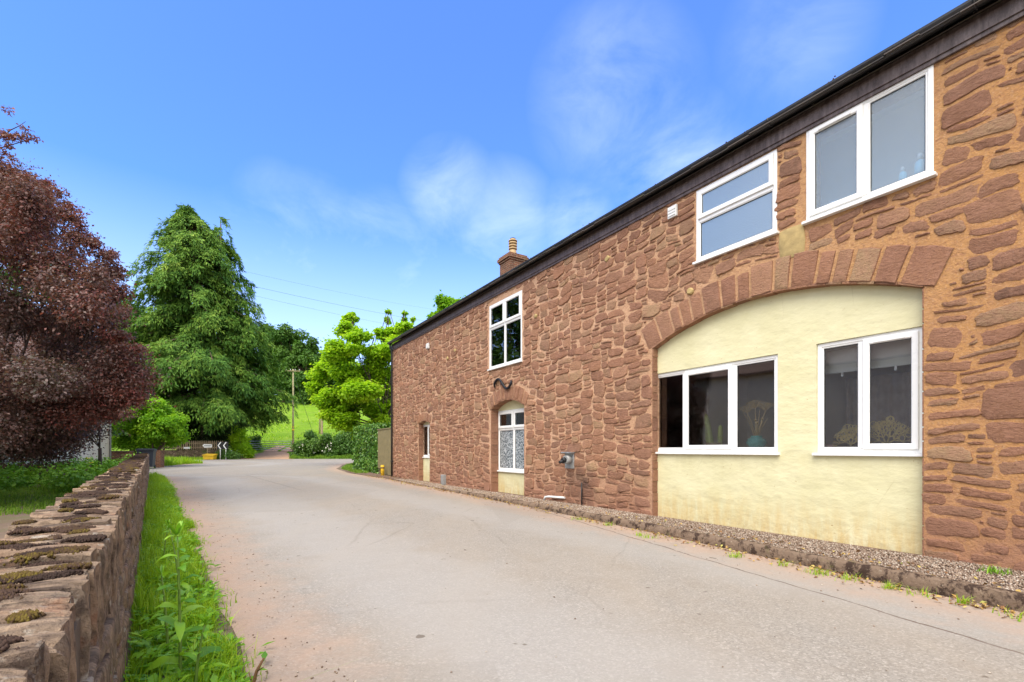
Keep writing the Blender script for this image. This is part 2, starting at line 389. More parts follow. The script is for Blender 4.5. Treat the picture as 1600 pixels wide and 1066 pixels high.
def m_coping():
    t = NT('old_wall_stone'); o = t.obj()
    isl = t.island()
    c = t.ramp(isl, [(0, (.145, .105, .075)), (.25, (.25, .18, .125)), (.5, (.18, .138, .105)), (.75, (.30, .195, .13)), (1, (.21, .15, .105))])
    s1 = t.noise(t.mapping(o, (6.5, 1.7, 1.7)), 5, 6, .72)
    c = t.mix(t.ramp(s1, [(.42, 0.), (.62, .85)]), c, (.40, .29, .20))
    c = t.mix(t.ramp(t.noise(t.mapping(o, (4, 1.3, 1.3), loc=(2, 2, 2)), 6, 6, .72), [(.48, 0.), (.62, .85)]), c, (.070, .050, .042))
    c = t.mix(t.ramp(t.noise(t.mapping(o, loc=(7, 1, 2)), 13, 4, .6), [(.60, 0.), (.66, .75)]), c, (.45, .41, .35))
    c = t.mix(t.ramp(t.noise(t.mapping(o, loc=(1, 5, 2)), 7, 4, .6), [(.6, 0.), (.7, .5)]), c, (.30, .115, .06))
    nrm = t.bump(t.noise(o, 150, 4, .75), .8, .006, t.bump(t.noise(o, 38, 5, .7), .8, .014, t.bump(s1, .9, .02)))
    return t.out(t.bsdf(c, .95, nrm, .12))
def m_glass():
    t = NT('window_glass')
    fr = t.n('ShaderNodeFresnel', {'IOR': 1.7}).outputs[0]
    f = t.math('MULTIPLY_ADD', fr, 1.2, .025, clamp=True)
    wv = t.bump(t.noise(t.obj(), 1.6, 2), .05, .02)
    g = t.n('ShaderNodeBsdfGlossy', {'Color': (.92, .95, 1), 'Roughness': .012, 'Normal': wv}).outputs[0]
    tr = t.n('ShaderNodeBsdfTransparent', {'Color': (.97, .98, .98)}).outputs[0]
    return t.out(t.n('ShaderNodeMixShader', {0: f, 1: tr, 2: g}).outputs[0])
def m_frost(name, col, scale, see):
    t = NT(name); o = t.obj()
    b = t.vor(o, scale, 'SMOOTH_F1').outputs['Distance']
    nrm = t.bump(b, .45, .006)
    d = t.bsdf(col, .16, nrm, .75)
    gl = t.n('ShaderNodeBsdfGlossy', {'Color': (.80, .79, .72), 'Roughness': .3, 'Normal': nrm}).outputs[0]
    d = t.n('ShaderNodeMixShader', {0: .32, 1: d, 2: gl}).outputs[0]
    tl = t.n('ShaderNodeBsdfTranslucent', {'Color': (.6, .7, .8)}).outputs[0]
    d = t.n('ShaderNodeMixShader', {0: .15, 1: d, 2: tl}).outputs[0]
    tr = t.n('ShaderNodeBsdfTransparent', {'Color': (.85, .93, 1)}).outputs[0]
    return t.out(t.n('ShaderNodeMixShader', {0: see, 1: d, 2: tr}).outputs[0])
def m_lace():
    t = NT('patterned_glass'); o = t.obj()
    v = t.vor(t.mapping(o, (1, 1, 1)), 17, 'DISTANCE_TO_EDGE').outputs['Distance']
    w = t.noise(o, 21, 4, .75, 1.5)
    f = t.math('ADD', t.ramp(v, [(.04, .0), (.14, .55)]), t.ramp(w, [(.44, .0), (.52, .6)]), clamp=True)
    c = t.mix(f, (.60, .64, .66), (.05, .07, .085))
    return t.out(t.bsdf(c, .2, t.bump(w, .3, .004), .5))
def m_brick():
    t = NT('old_brick'); o = t.obj()
    x, y, z = t.sep(o)
    v = t.n('ShaderNodeCombineXYZ', {0: t.math('ADD', x, y), 1: z}).outputs[0]
    b = t.n('ShaderNodeTexBrick', {'Vector': v, 'Color1': (.22, .085, .05, 1), 'Color2': (.13, .06, .04, 1), 'Mortar': (.30, .22, .15, 1), 'Scale': 1., 'Mortar Size': .009, 'Brick Width': .225, 'Row Height': .075})
    c = t.mix(t.ramp(t.noise(o, 6, 6, .7), [(.45, 0.), (.7, .7)]), b.outputs[0], (.09, .06, .045))
    c = t.mix(t.ramp(t.noise(t.mapping(o, loc=(4, 4, 4)), 9, 5, .7), [(.58, 0.), (.7, .5)]), c, (.28, .25, .10))
    return t.out(t.bsdf(c, .92, t.bump(t.math('ADD', t.math('MULTIPLY', b.outputs[1], -.6), t.noise(o, 40, 5)), .8, .015), .12))
def m_bark(name='bark', a=(.09, .065, .045), b=(.17, .125, .09)):
    t = NT(name); o = t.obj(); n = t.noise(t.mapping(o, (1, 1, .25)), 14, 6, .7)
    return t.out(t.bsdf(t.mix(n, a, b), .95, t.bump(n, 1., .03), .1))
def m_slate():
    t = NT('roof_slate'); o = t.obj()
    c = t.ramp(t.island(), [(0, (.05, .046, .046)), (.5, (.085, .075, .07)), (1, (.12, .10, .088))])
    c = t.mix(t.ramp(t.noise(o, 5, 5, .7), [(.55, 0.), (.7, .7)]), c, (.16, .15, .05))
    return t.out(t.bsdf(c, .8, t.bump(t.noise(o, 30, 4), .5, .01), .2))
def m_fascia():
    t = NT('dark_fascia'); o = t.obj()
    n = t.noise(t.mapping(o, (3, 1, .7)), 7, 6, .75)
    c = t.mix(t.ramp(n, [(.4, 0.), (.7, 1.)]), (.060, .042, .038), (.16, .125, .118))
    return t.out(t.bsdf(c, .5, t.bump(n, .3, .006), .4))
def m_opposite():
    t = NT('pale_roughcast'); o = t.obj()
    c = t.mix(t.noise(o, 1.2, 5, .6), (.62, .55, .42), (.74, .68, .55))
    return t.out(t.bsdf(c, .95, t.bump(t.noise(o, 60, 4), .6, .01), .1))
def m_ply(): return simple('garden_door_board', (.155, .120, .062), .75, .25, 6, .003)

M = dict(
    stone=m_stone(), mortar=m_mortar(), render=m_render(), asphalt=m_asphalt(), soil=m_soil(), field=m_field(), kerb=m_kerb(),
    gravel=m_gravel(), coping=m_coping(), glass=m_glass(), frost=m_frost('frosted_glass', (.42, .49, .54), 140, .68),
    hammered=m_frost('hammered_glass', (.20, .29, .37), 60, .10), lace=m_lace(), brick=m_brick(), bark=m_bark(), slate=m_slate(),
    fascia=m_fascia(), opposite=m_opposite(),
    upvc=simple('white_upvc', (.80, .80, .78), .32, .05, 5, .0006, 0, .5),
    gutter=simple('black_gutter', (.030, .030, .031), .38, .35, 8, .001, 0, .5),
    yellowstone=simple('ochre_stone', (.42, .31, .135), .95, .3, 11, .012),
    track=m_soil('sandy_track', (.42, .25, .15), (.60, .39, .26), .2),
    iron=simple('black_iron', (.022, .022, .026), .5, .3, 30, .002, .4),
    galv=simple('galvanised_steel', (.46, .48, .49), .42, .2, 20, .001, .7),
    greyplastic=simple('grey_plastic', (.30, .30, .29), .5, .15, 12, .001),
    darkplastic=simple('dark_grey_plastic', (.028, .034, .048), .45, .25, 8, .001),
    blackplastic=simple('black_plastic', (.02, .02, .022), .5, .2, 20, .001),
    whiteplastic=simple('white_plastic', (.72, .72, .70), .4, .08, 9, .0008),
    yellow=simple('yellow_paint', (.75, .47, .03), .5, .3, 16, .002),
    board=simple('garden_door_board', (.225, .185, .095), .75, .25, 6, .003), greywood=simple('weathered_timber', (.36, .27, .17), .9, .35, 9, .004),
    polewood=simple('pole_timber', (.42, .37, .20), .9, .3, 6, .004),
    interior=simple('painted_plaster', (.68, .64, .58), .9, .1, 3, .002), floorboard=simple('interior_floor', (.12, .08, .05), .7, .2, 5, .002),
    curtain=simple('dark_curtain', (.34, .29, .28), .95, .3, 10, .004), gasket=simple('rubber_gasket', (.05, .05, .052), .7, .1, 9, .0005), netblind=simple('grey_blue_blind', (.40, .45, .48), .9, .06, 4, .001), blind=simple('pale_blind', (.62, .63, .62), .8, .06, 4, .001),
    terracotta=simple('buff_clay_pot', (.46, .32, .17), .8, .2, 12, .003), turq=simple('turquoise_glaze', (.16, .55, .52), .25, .35, 17, .002, 0, .6),
    gold=simple('gold_wire', (.68, .55, .26), .45, .2, 30, .001, .3), straw=simple('dried_stalk', (.72, .55, .27), .9, .2, 30, .001),
    cactus=simple('cactus_skin', (.42, .54, .10), .6, .3, 22, .003), pink=simple('pink_glaze', (.50, .30, .31), .4, .1, 10, .001),
    bluebottle=simple('blue_bottle', (.30, .62, .75), .3, .05, 8, .0005), moss=None, signwhite=simple('white_sign', (.75, .76, .76), .5, .05, 4, .0005),
    twigbrown=simple('dead_stalk', (.16, .085, .04), .95, .3, 30, .004), paleroof=simple('roof_tile_brown', (.17, .10, .07), .85, .3, 7, .01),
)
def m_moss():
    t = NT('cushion_moss'); c = t.ramp(t.attr('tone'), [(0, (.035, .024, .020)), (.35, (.070, .044, .034)), (.55, (.070, .044, .018)), (.72, (.12, .090, .02)), (.88, (.17, .14, .03)), (1, (.16, .125, .12))])
    return t.out(t.bsdf(c, .95, None, .1))
M['moss'] = m_moss()

# ================================================================== STONE-FRONTED HOUSE
house = empty('stone_house', P0, math.atan2(UY, UX), 'long red sandstone house with white windows and a cream arched panel along the lane', 'house')

ARCH = dict(big=(1.77, 1.79, 2.78, .38, .41), tall=(8.14, .78, 2.13, .20, .34), small=(13.48, .50, 1.98, .09, .28))
def arch_geo(k):
    c, h, s, r, d = ARCH[k]; Rr = (h * h + r * r) / (2 * r); return c, h, s, Rr, s + r - Rr, d
def arch_loop(k, zb=-.3, n=18):
    c, h, s, Rr, zc, d = arch_geo(k); a = math.asin(h / Rr)
    return [(c - h, zb)] + [(c + Rr * math.sin(-a + 2 * a * i / n), zc + Rr * math.cos(-a + 2 * a * i / n)) for i in range(n + 1)] + [(c + h, zb)]
W1 = (-.10, 3.90, 1.13, 5.03); W2 = (1.49, 3.92, 2.71, 5.0); W3 = (7.46, 3.18, 9.0, 4.84)
def rectloop(w): return [(w[0], w[1]), (w[0], w[3]), (w[2], w[3]), (w[2], w[1])]
HOLES = [rectloop(W1), rectloop(W2), rectloop(W3), arch_loop('big'), arch_loop('tall'), arch_loop('small')]
UEND, UNEAR, ZTOP = 16.75, -7.5, 5.12

def flat_with_holes(mb, outer, holes, y, mi=0, depth=.35):
    pts, eds = [], []
    for l in [outer] + holes:
        b = len(pts); pts += [Vector(p) for p in l]; eds += [(b + i, b + (i + 1) % len(l)) for i in range(len(l))]
    vo, _, fo, _, _, _ = delaunay_2d_cdt(pts, eds, [], 0, 1e-5)
    def inside(c, l):
        r_ = False
        for (x0, z0), (x1, z1) in zip(l, l[1:] + l[:1]):
            if (z0 > c[1]) != (z1 > c[1]) and c[0] < (x1 - x0) * (c[1] - z0) / (z1 - z0) + x0: r_ = not r_
        return r_
    keep = []
    for f in fo:
        c = (sum(vo[i][0] for i in f) / len(f), sum(vo[i][1] for i in f) / len(f))
        if inside(c, outer) and not any(inside(c, h) for h in holes): keep.append(list(f))
    mb.add([(p[0], y, p[1]) for p in vo], keep, mi)
    for h in holes:
        n = len(h)
        vs = [(u, y, z) for u, z in h] + [(u, y - depth, z) for u, z in h]
        mb.add(vs, [(i, (i + 1) % n, (i + 1) % n + n, i + n) for i in range(n)], mi)

# --- stones
def in_arch(k, u, z, grow=.03):
    c, h, s, Rr, zc, d = arch_geo(k)
    if abs(u - c) < h + grow and z < s: return True
    rr = math.hypot(u - c, z - zc)
    ang = abs(math.atan2(u - c, z - zc)); a = math.asin(h / Rr)
    if ang < a + ((.05 if u < c else .03) if k == 'big' else .06) and rr < Rr + d + grow and z > s - .35: return True
    return False
def blocked(u, z):
    for w in (W1, W2, W3):
        if w[0] - .035 < u < w[2] + .035 and w[1] - .06 < z < w[3] + .1: return True
    if 1.13 < u < 1.49 and 3.50 < z < 3.93: return True
    return any(in_arch(k, u, z) for k in ARCH)
stV, stF, stM = [], [], []
def add_stone(poly, hgt, mi=0, tilt=.25, rough=1., inset=.014):
    n = len(poly); cu = sum(p[0] for p in poly) / n; cz = sum(p[1] for p in poly) / n
    rad = max(.03, min(max(abs(p[0] - cu) for p in poly), max(abs(p[1] - cz) for p in poly)))
    b = len(stV); tu, tz = rnd.uniform(-tilt, tilt) * .35, rnd.uniform(-tilt, tilt) * .35
    ins = min(.42, inset / rad)
    for sc, y in ((1.0, -.012), (1 - ins * .25, hgt * .62), (1 - ins, hgt), (.48, hgt)):
        for (u, z) in poly:
            uu, zz = cu + (u - cu) * sc, cz + (z - cz) * sc
            j = rnd.uniform(-1, 1) * .0012 * rough if y > 0 else 0
            yy = y + j + ((uu - cu) * tu + (zz - cz) * tz) * (y > 0) + (.002 if sc < .6 else 0) * rough * rnd.uniform(0, 1.)
            stV.append((uu, yy, zz))
    stV.append((cu, hgt + rnd.uniform(0, .003) * rough, cz))
    for rgi in range(3):
        for i in range(n):
            a0 = b + rgi * n + i; a1 = b + rgi * n + (i + 1) % n
            stF.append((a0, a1, a1 + n, a0 + n)); stM.append(mi)
    for i in range(n):
        stF.append((b + 3 * n + i, b + 3 * n + (i + 1) % n, b + 4 * n)); stM.append(mi)
def warp(u, z, A=.065):
    v = mnoise.noise_vector(Vector((u * 1.5, z * 1.5, 3.3))); w = mnoise.noise_vector(Vector((u * 4.2, z * 4.2, 9.1)))
    return u + v.x * A + w.x * A * .5, z + v.y * A + w.y * A * .5
def rough_quad(u0, z0, u1, z1, joint):
    "rounded, irregular outline of one rubble stone"
    j = min(u1 - u0, z1 - z0)
    cs = [(u0, z0), (u1, z0), (u1, z1), (u0, z1)]
    cs = [(a + rnd.uniform(-.19, .19) * j, b_ + rnd.uniform(-.20, .20) * j) for a, b_ in cs]
    cu = (u0 + u1) / 2; cz = (z0 + z1) / 2
    out = []
    ex = rnd.uniform(.16, .30)
    for i in range(4):
        a, b_ = cs[i], cs[(i + 1) % 4]
        for t in ((ex * .55, .38, .68, 1 - ex * .55) if i % 2 == 0 else (ex * .8, .5, 1 - ex * .8)):
            out.append((a[0] + (b_[0] - a[0]) * t, a[1] + (b_[1] - a[1]) * t))
    res = []
    hw_, hh_ = (u1 - u0) / 2, (z1 - z0) / 2
    n = len(out); sd = rnd.random() * 90
    for i in range(n):
        a, b_ = out[i], out[(i + 1) % n]
        for t in (0., .5):
            u, z = a[0] + (b_[0] - a[0]) * t, a[1] + (b_[1] - a[1]) * t
            u = cu + (u - cu) * max(.4, (hw_ - joint) / hw_); z = cz + (z - cz) * max(.4, (hh_ - joint) / hh_)
            q = min(1, j / .12); v = mnoise.noise_vector(Vector((u * 24, z * 24, sd)))
            u += rnd.uniform(-1, 1) * .005 * q + v.x * .010 * q; z += rnd.uniform(-1, 1) * .005 * q + v.y * .010 * q
            res.append(warp(u, z))
    return res
CU, CZ = .072, .056
NU, NZ = int((UEND + 4.2) / CU), int((ZTOP + .1) / CZ)
occ = [[False] * NU for _ in range(NZ)]
for iz in range(NZ):
    for iu in range(NU):
        u, z = -4.2 + (iu + .5) * CU, -.1 + (iz + .5) * CZ
        if blocked(u, z): occ[iz][iu] = True
def free(iu, iz, w, h):
    if iu + w > NU or iz + h > NZ: return False
    return not any(occ[b_][a] for b_ in range(iz, iz + h) for a in range(iu, iu + w))
def place(iu, iz, w, h):
    for b_ in range(iz, iz + h):
        for a in range(iu, iu + w): occ[b_][a] = True
    u, z = -4.2 + iu * CU, -.1 + iz * CZ
    near = max(0., min(1., (2.6 - u) / 3.5)); low = max(0., 1 - z / .6)
    joint = (.0075 + .006 * near) * rnd.uniform(.7, 1.9)
    add_stone(rough_quad(u, z, u + w * CU, z + h * CZ, joint), rnd.uniform(.004, .020) * (1 - .45 * near) + .002, 0, .22 * (1 - .5 * near) + .15 * low, 1.3, .009)
def row_run(iu, iz, lim=14):
    k = 0
    while k < lim and iu + k < NU and not occ[iz][iu + k]: k += 1
    return k
# quoins beside every opening first, so that no narrow strips are left over
for ue, sg, za, zb in ((-.03, -1, -.1, 2.75), (3.58, 1, -.1, 2.7), (7.34, -1, -.1, 2.1), (8.95, 1, -.1, 2.1), (12.96, -1, -.1, 1.9), (14.0, 1, -.1, 1.9), (-.15, -1, 3.9, 5.), (1.17, 1, 3.9, 5.), (1.45, -1, 3.95, 5.), (2.76, 1, 3.9, 5.), (7.42, -1, 3.2, 4.9), (9.05, 1, 3.2, 4.9)):
    iz = int((za + .1) / CZ); zend = int((zb + .1) / CZ)
    while iz < zend:
        iu = int((ue + 4.2) / CU); g = 0
        while 0 <= iu < NU and occ[iz][iu] and g < 6: iu += sg; g += 1
        h = min(rnd.choice((2, 2, 3, 4)), zend - iz) or 1; w = rnd.randint(3, 7)
        while w > 1:
            i0 = iu if sg > 0 else iu - w + 1
            if i0 >= 0 and free(i0, iz, w, h): break
            w -= 1
        i0 = iu if sg > 0 else iu - w + 1
        if free(i0, iz, w, h): place(i0, iz, w, h)
        iz += h
for iz in range(NZ):
    for iu in range(NU):
        if occ[iz][iu]: continue
        u = -4.2 + iu * CU; run = row_run(iu, iz)
        if u < 1.0: sizes = [(rnd.randint(4, 8), rnd.choice((2, 2, 3, 3, 4, 6))), (rnd.randint(3, 5), rnd.choice((1, 2, 2, 3)))]
        else: sizes = [(rnd.choice((2, 3, 3, 4, 4, 5, 6)), rnd.choice((1, 2, 2, 3, 3, 4))), (rnd.randint(2, 4), rnd.choice((1, 2, 2)))]
        if run < 7: sizes = [(run, h) for _, h in sizes] + sizes
        else: sizes = [(w if run - w > 1 else w - 2, h) for w, h in sizes]
        sizes = [(w, min(h, max(1, int(w * .85)))) for w, h in sizes] + [(3, 2), (2, 2), (3, 1), (2, 1), (1, 1)]
        for w, h in sizes:
            if w > 0 and free(iu, iz, w, h): break
        near = max(0., min(1., (2.6 - u) / 3.5))
        if (w * h == 1 and rnd.random() < .35) or (near > .3 and w * h <= 2 and rnd.random() < .2):
            for b_ in range(iz, iz + h):
                for a in range(iu, iu + w): occ[b_][a] = True
            continue
        place(iu, iz, w, h)
# --- voussoirs
for k, wd in (('big', .235), ('tall', .15), ('small', .11)):
    c, h, s, Rr, zc, d = arch_geo(k); a = math.asin(h / Rr); a0 = a; a += .02 if k == 'big' else .04; lo = a0 + .025 if k == 'big' else a
    th = -lo
    while th < a - .004:
        st = wd / Rr * rnd.uniform(.72, 1.3)
        if k == 'big' and th == -lo: st *= 1.25
        t1 = min(a, th + st)
        if a - t1 < .4 * wd / Rr: t1 = a
        g = .0055 / Rr + .003; r0, r1 = Rr + .004, Rr + d * rnd.uniform(.88, 1.06)
        P = []
        for tt, rr in ((th + g, r0), (.5 * (th + t1), r0), (t1 - g, r0), (t1 - g, r0 + .33 * (r1 - r0)), (t1 - g, r0 + .66 * (r1 - r0)), (t1 - g, r1 - .01), (.5 * (th + t1), r1), (th + g, r1 - .01), (th + g, r0 + .66 * (r1 - r0)), (th + g, r0 + .33 * (r1 - r0))):
            rr += rnd.uniform(-.010, .010); tt += rnd.uniform(-.005, .005) / Rr
            P.append((c + rr * math.sin(tt), zc + rr * math.cos(tt)))
        add_stone(P[::-1] if False else [(u, z) for u, z in P], rnd.uniform(.010, .022), 0, .10, 1.4, .010)
        th = t1
# --- ochre stone beside the small upper window
add_stone([(1.15, 3.53), (1.3, 3.52), (1.45, 3.54), (1.47, 3.72), (1.46, 3.90), (1.3, 3.91), (1.16, 3.90), (1.14, 3.7)], .012, 2, .05, 1., .01)
for (px, py) in ((950, 405), (1080, 455), (838, 494), (700, 560), (712, 548)):
    u, z = fu(px, py); add_stone([(u + .07 * math.cos(a) * rnd.uniform(.7, 1.2), z + .06 * math.sin(a) * rnd.uniform(.8, 1.2)) for a in [i * .628 for i in range(10)]], .04, 2, .1, 1., .02)
front = MB()
flat_with_holes(front, [(UNEAR, -.4), (UEND, -.4), (UEND, ZTOP), (UNEAR, ZTOP)], HOLES, 0., 1)
b0 = len(front.v); front.v += stV
for f, mi in zip(stF, stM): front.f.append([b0 + i for i in f]); front.m.append(mi); front.sm.append(True)
wall = front.build('front_wall', [M['stone'], M['mortar'], M['yellowstone']], house, recalc=False)
wall.data.set_sharp_from_angle(angle=R(33))
wall['label'] = 'red sandstone rubble front with arched openings'
# reveal stones of the arched openings (quoins turning into the recess)
for k, dp in (('big', .118), ('tall', .215), ('small', .165)):
    rv = MB()
    c, h, s, Rr, zc, d = arch_geo(k)
    for sg in (-1, 1):
        z = -.05
        while z < s - .03:
            hh = min(rnd.uniform(.12, .28), s - .01 - z); x = c + sg * h
            rv.box((min(x, x - sg * rnd.uniform(.012, .022)), -dp, z + .006), (max(x, x - sg * .014), .004, z + hh - .008), 0, .005)
            z += hh
    a = math.asin(h / Rr); th = -a
    while th < a - .002:
        t1 = min(a, th + (.2 if k == 'big' else .13) / Rr * rnd.uniform(.8, 1.2))
        r0 = Rr - rnd.uniform(.004, .016); g = .004 / Rr
        pts = [(c + r * math.sin(t), zc + r * math.cos(t)) for r, t in ((r0, th + g), (r0, t1 - g), (Rr + .02, t1 - g), (Rr + .02, th + g))]
        rv.prism(pts, -dp, .008, 0); th = t1
    rv.build('reveal_stones', M['stone'], house)
# other walls, floors, inside faces
sh = MB()
sh.box((UNEAR, -7.2, -.4), (UEND, -6.9, ZTOP)); sh.box((UNEAR, -6.9, -.4), (UNEAR + .3, -.001, ZTOP)); sh.box((UEND - .3, -6.9, -.4), (UEND - .001, -.001, ZTOP))
for ue in (UNEAR, UEND):
    g0, g1 = (ue, ue + .3) if ue < 0 else (ue - .3, ue - .001)
    vs = [(x, y, z) for x in (g0, g1) for y, z in ((-7.2, ZTOP), (-.001, ZTOP), (-3.6, 7.15))]
    sh.add(vs, [(0, 1, 2), (5, 4, 3), (0, 3, 4, 1), (1, 4, 5, 2), (2, 5, 3, 0)])
sh.build('gable_and_rear_walls', M['mortar'], house)
inn = MB()
inn.box((UNEAR + .31, -6.88, -.05), (UEND - .31, -.36, .0), 1)
inn.box((UNEAR + .31, -6.88, 2.75), (UEND - .31, -.36, 2.95), 0)
inn.box((UNEAR + .31, -6.88, 5.05), (UEND - .31, -.02, 5.10), 0)
for u in (-1.6, 1.25, 4.4, 6.6, 10.4, 12.4): inn.box((u, -6.86, .001), (u + .1, -.37, 2.749)); inn.box((u, -6.86, 2.951), (u + .1, -.37, 5.049))
inn.box((UNEAR + .31, -4.2, .002), (UEND - .31, -4.1, 2.748)); inn.box((UNEAR + .31, -4.2, 2.952), (UEND - .31, -4.1, 5.048))
inn.build('interior_rooms', [M['interior'], M['floorboard']], house)

# --- roof
rf = MB()
PITCH = R(29)
for side in (0, 1):
    rows = 26
    for r_ in range(rows):
        s0 = r_ * .165; u = UNEAR - .05 + (r_ % 2) * .15
        while u < UEND + .06:
            wd = .30; d0 = s0 - .06; d1 = s0 + .17
            yA, zA = .16 - d0 * math.cos(PITCH), 5.22 + d0 * math.sin(PITCH) + .02; yB, zB = .16 - d1 * math.cos(PITCH), 5.22 + d1 * math.sin(PITCH) + .004
            if side: yA, yB = -7.2 - yA, -7.2 - yB
            j = rnd.uniform(-.012, .012); zj = (.045 + rnd.uniform(-.012, .016)) if r_ == 0 else .03; zA += zj; zB += .03
            if zA < 7.32 and (side == 0 or r_ % 2 == 0 or True):
                vs = [(u + .003, yA + j, zA), (min(u + wd, UEND + .08) - .003, yA + j, zA), (min(u + wd, UEND + .08) - .003, yB, zB), (u + .003, yB, zB)]
                vs += [(a, b_, c - .012) for a, b_, c in vs]
                rf.add(vs, [(0, 1, 2, 3), (7, 6, 5, 4), (0, 4, 5, 1), (1, 5, 6, 2), (3, 7, 4, 0)])
            u += wd
rf.box((UNEAR - .05, -3.72, 7.24), (UEND + .06, -3.48, 7.36), 0, .02)
rf.add([(UNEAR, .14, 5.2), (UEND, .14, 5.2), (UEND, -3.6, 7.2), (UNEAR, -3.6, 7.2)], [(0, 1, 2, 3)]); rf.add([(UNEAR, -7.34, 5.2), (UEND, -7.34, 5.2), (UEND, -3.6, 7.19), (UNEAR, -3.6, 7.19)], [(3, 2, 1, 0)])
roof = rf.build('roof', M['slate'], house, recalc=False)
fa = MB(); fa.box((UNEAR, .002, 5.01), (UEND + .05, .035, 5.25), 0, .004); fa.box((UNEAR, .036, 5.055), (UEND + .05, .05, 5.20), 0, .003)
fa.build('fascia', M['fascia'], house)
gt = MB(); prof = [(.075 * math.cos(a), .075 * math.sin(a)) for a in [math.pi + i * math.pi / 10 for i in range(11)]]
prof = [(-.085, .03), (-.075, .03)][:0] + prof
n = len(prof)
ring = lambda u, g=0.: [(u, .128 + p * (1 - g), 5.325 + q * (1 - g)) for p, q in prof]
us = [UNEAR, UEND + .08]
vs = ring(us[0]) + ring(us[1]) + ring(us[0], .06) + ring(us[1], .06)
gt.add(vs, [(i, i + 1, n + i + 1, n + i) for i in range(n - 1)] + [(2 * n + i + 1, 2 * n + i, 3 * n + i, 3 * n + i + 1) for i in range(n - 1)] + [(0, n, 3 * n, 2 * n), (n - 1, 3 * n - 1, 4 * n - 1, 2 * n - 1)], 0, False)
for u in [UEND - .1] + [UNEAR + 1.2 + i * 1.95 for i in range(12)]:
    gt.tube([(u, .128 + p * 1.08, 5.325 + q * 1.08) for p, q in prof], .010, 5)
for u in (-.62, 5.4, 11.4):
    gt.add([(uu, .128 + p * 1.10, 5.325 + q * 1.10) for uu in (u - .06, u + .06) for p, q in prof], [(i, i + 1, n + i + 1, n + i) for i in range(n - 1)])
gutter = gt.build('gutter', M['gutter'], house, recalc=False)
# moss lumps and lifted slate edges on the eaves
P = []; 
for u in (-.55, .8, 1.9, 2.05, 3.3, 5.0, 6.35, 6.9, 9.5, 12.0):
    for k in range(30): P.append((u + rnd.gauss(0, .05), .12 + rnd.gauss(0, .03), 5.325 + abs(rnd.gauss(0, .022))))
P = np.array(P); grains('moss_tufts', P, np.full((len(P), 3), .011), M['moss'], roof)['kind'] = 'stuff'
dp = MB(); ud = UEND - .07
dp.tube([(ud, .128, 5.25), (ud, .128, 5.12), (ud, .06, 4.98), (ud, .06, -.02)], .036, 12)
for z in (.6, 2.4, 4.2): dp.box((ud - .045, .0, z), (ud + .045, .102, z + .05), 0, .006)
dp.build('downpipe', M['gutter'], house)

# --- chimney near the ridge
uc, _ = fu(796, 440, 3.2)
ch = MB(); cx, cy, hwid = uc + .36, -3.58, .36
ch.box((cx - hwid, cy - hwid, 6.3), (cx + hwid, cy + hwid, 8.150))
ch.box((cx - hwid - .035, cy - hwid - .035, 8.150), (cx + hwid + .035, cy + hwid + .035, 8.220)); ch.box((cx - hwid - .075, cy - hwid - .075, 8.220), (cx + hwid + .075, cy + hwid + .075, 8.330))
ch.box((cx - hwid - .035, cy - hwid - .035, 8.330), (cx + hwid + .035, cy + hwid + .035, 8.400)); ch.add([(cx + a * .36, cy + b_ * .36, 8.400) for a, b_ in ((-1, -1), (1, -1), (1, 1), (-1, 1))] + [(cx + a * .16, cy + b_ * .16, 8.490) for a, b_ in ((-1, -1), (1, -1), (1, 1), (-1, 1))], [(0, 1, 5, 4), (1, 2, 6, 5), (2, 3, 7, 6), (3, 0, 4, 7), (4, 5, 6, 7)])
chim = ch.build('chimney', M['brick'], house)
pt = MB(); pt.lathe([(.16, 0), (.15, .10), (.14, .14), (.135, .2)], (cx, cy, 8.450), 20)
for i in range(3): pt.lathe([(.15, .0), (.165, .02), (.165, .05), (.13, .075)], (cx, cy, 8.680 + i * .105), 20)
pt.lathe([(.165, 0), (.17, .03), (.10, .09), (.02, .11)], (cx, cy, 8.990), 20)
pt.tube([(cx, cy, 8.630), (cx, cy, 9.110)], .105, 12, 1)
pt.build('chimney_pot', [M['terracotta'], M['blackplastic']], chim)

# --- cream panels
pn = MB()
w6 = [fu(1021, 583, .14)[0], 1.055, fu(1217, 545, .14)[0], 2.36]; W6 = (w6[2], w6[1], w6[0], w6[3])
w7 = [fu(1277, 535, .14)[0], 1.055, .02, 2.40]; W7 = (w7[2], w7[1], w7[0], w7[3])
flat_with_holes(pn, arch_loop('big', -.3), [rectloop((W6[0], W6[1] - .035, W6[2], W6[3])), rectloop((W7[0], W7[1] - .035, W7[2], W7[3]))], -.115, 0, .235)
p1 = pn.build('cream_panel', M['render'], house, recalc=False); p1['label'] = 'cream rendered infill filling the wide stone arch'
pn = MB()
w4 = (7.42, .55, fu(778, 640, .22)[0], 2.10); W4 = w4
flat_with_holes(pn, arch_loop('tall', -.3), [rectloop((W4[0], W4[1] - .035, W4[2], W4[3]))], -.215, 0, .135); pn.build('cream_panel', M['render'], house, recalc=False)
pn = MB(); W5 = (13.0, .83, fu(659, 662, .17)[0], 1.95)
flat_with_holes(pn, arch_loop('small', -.3), [rectloop((W5[0], W5[1] - .035, W5[2], W5[3]))], -.165, 0, .185); pn.build('cream_panel', M['render'], house, recalc=False)

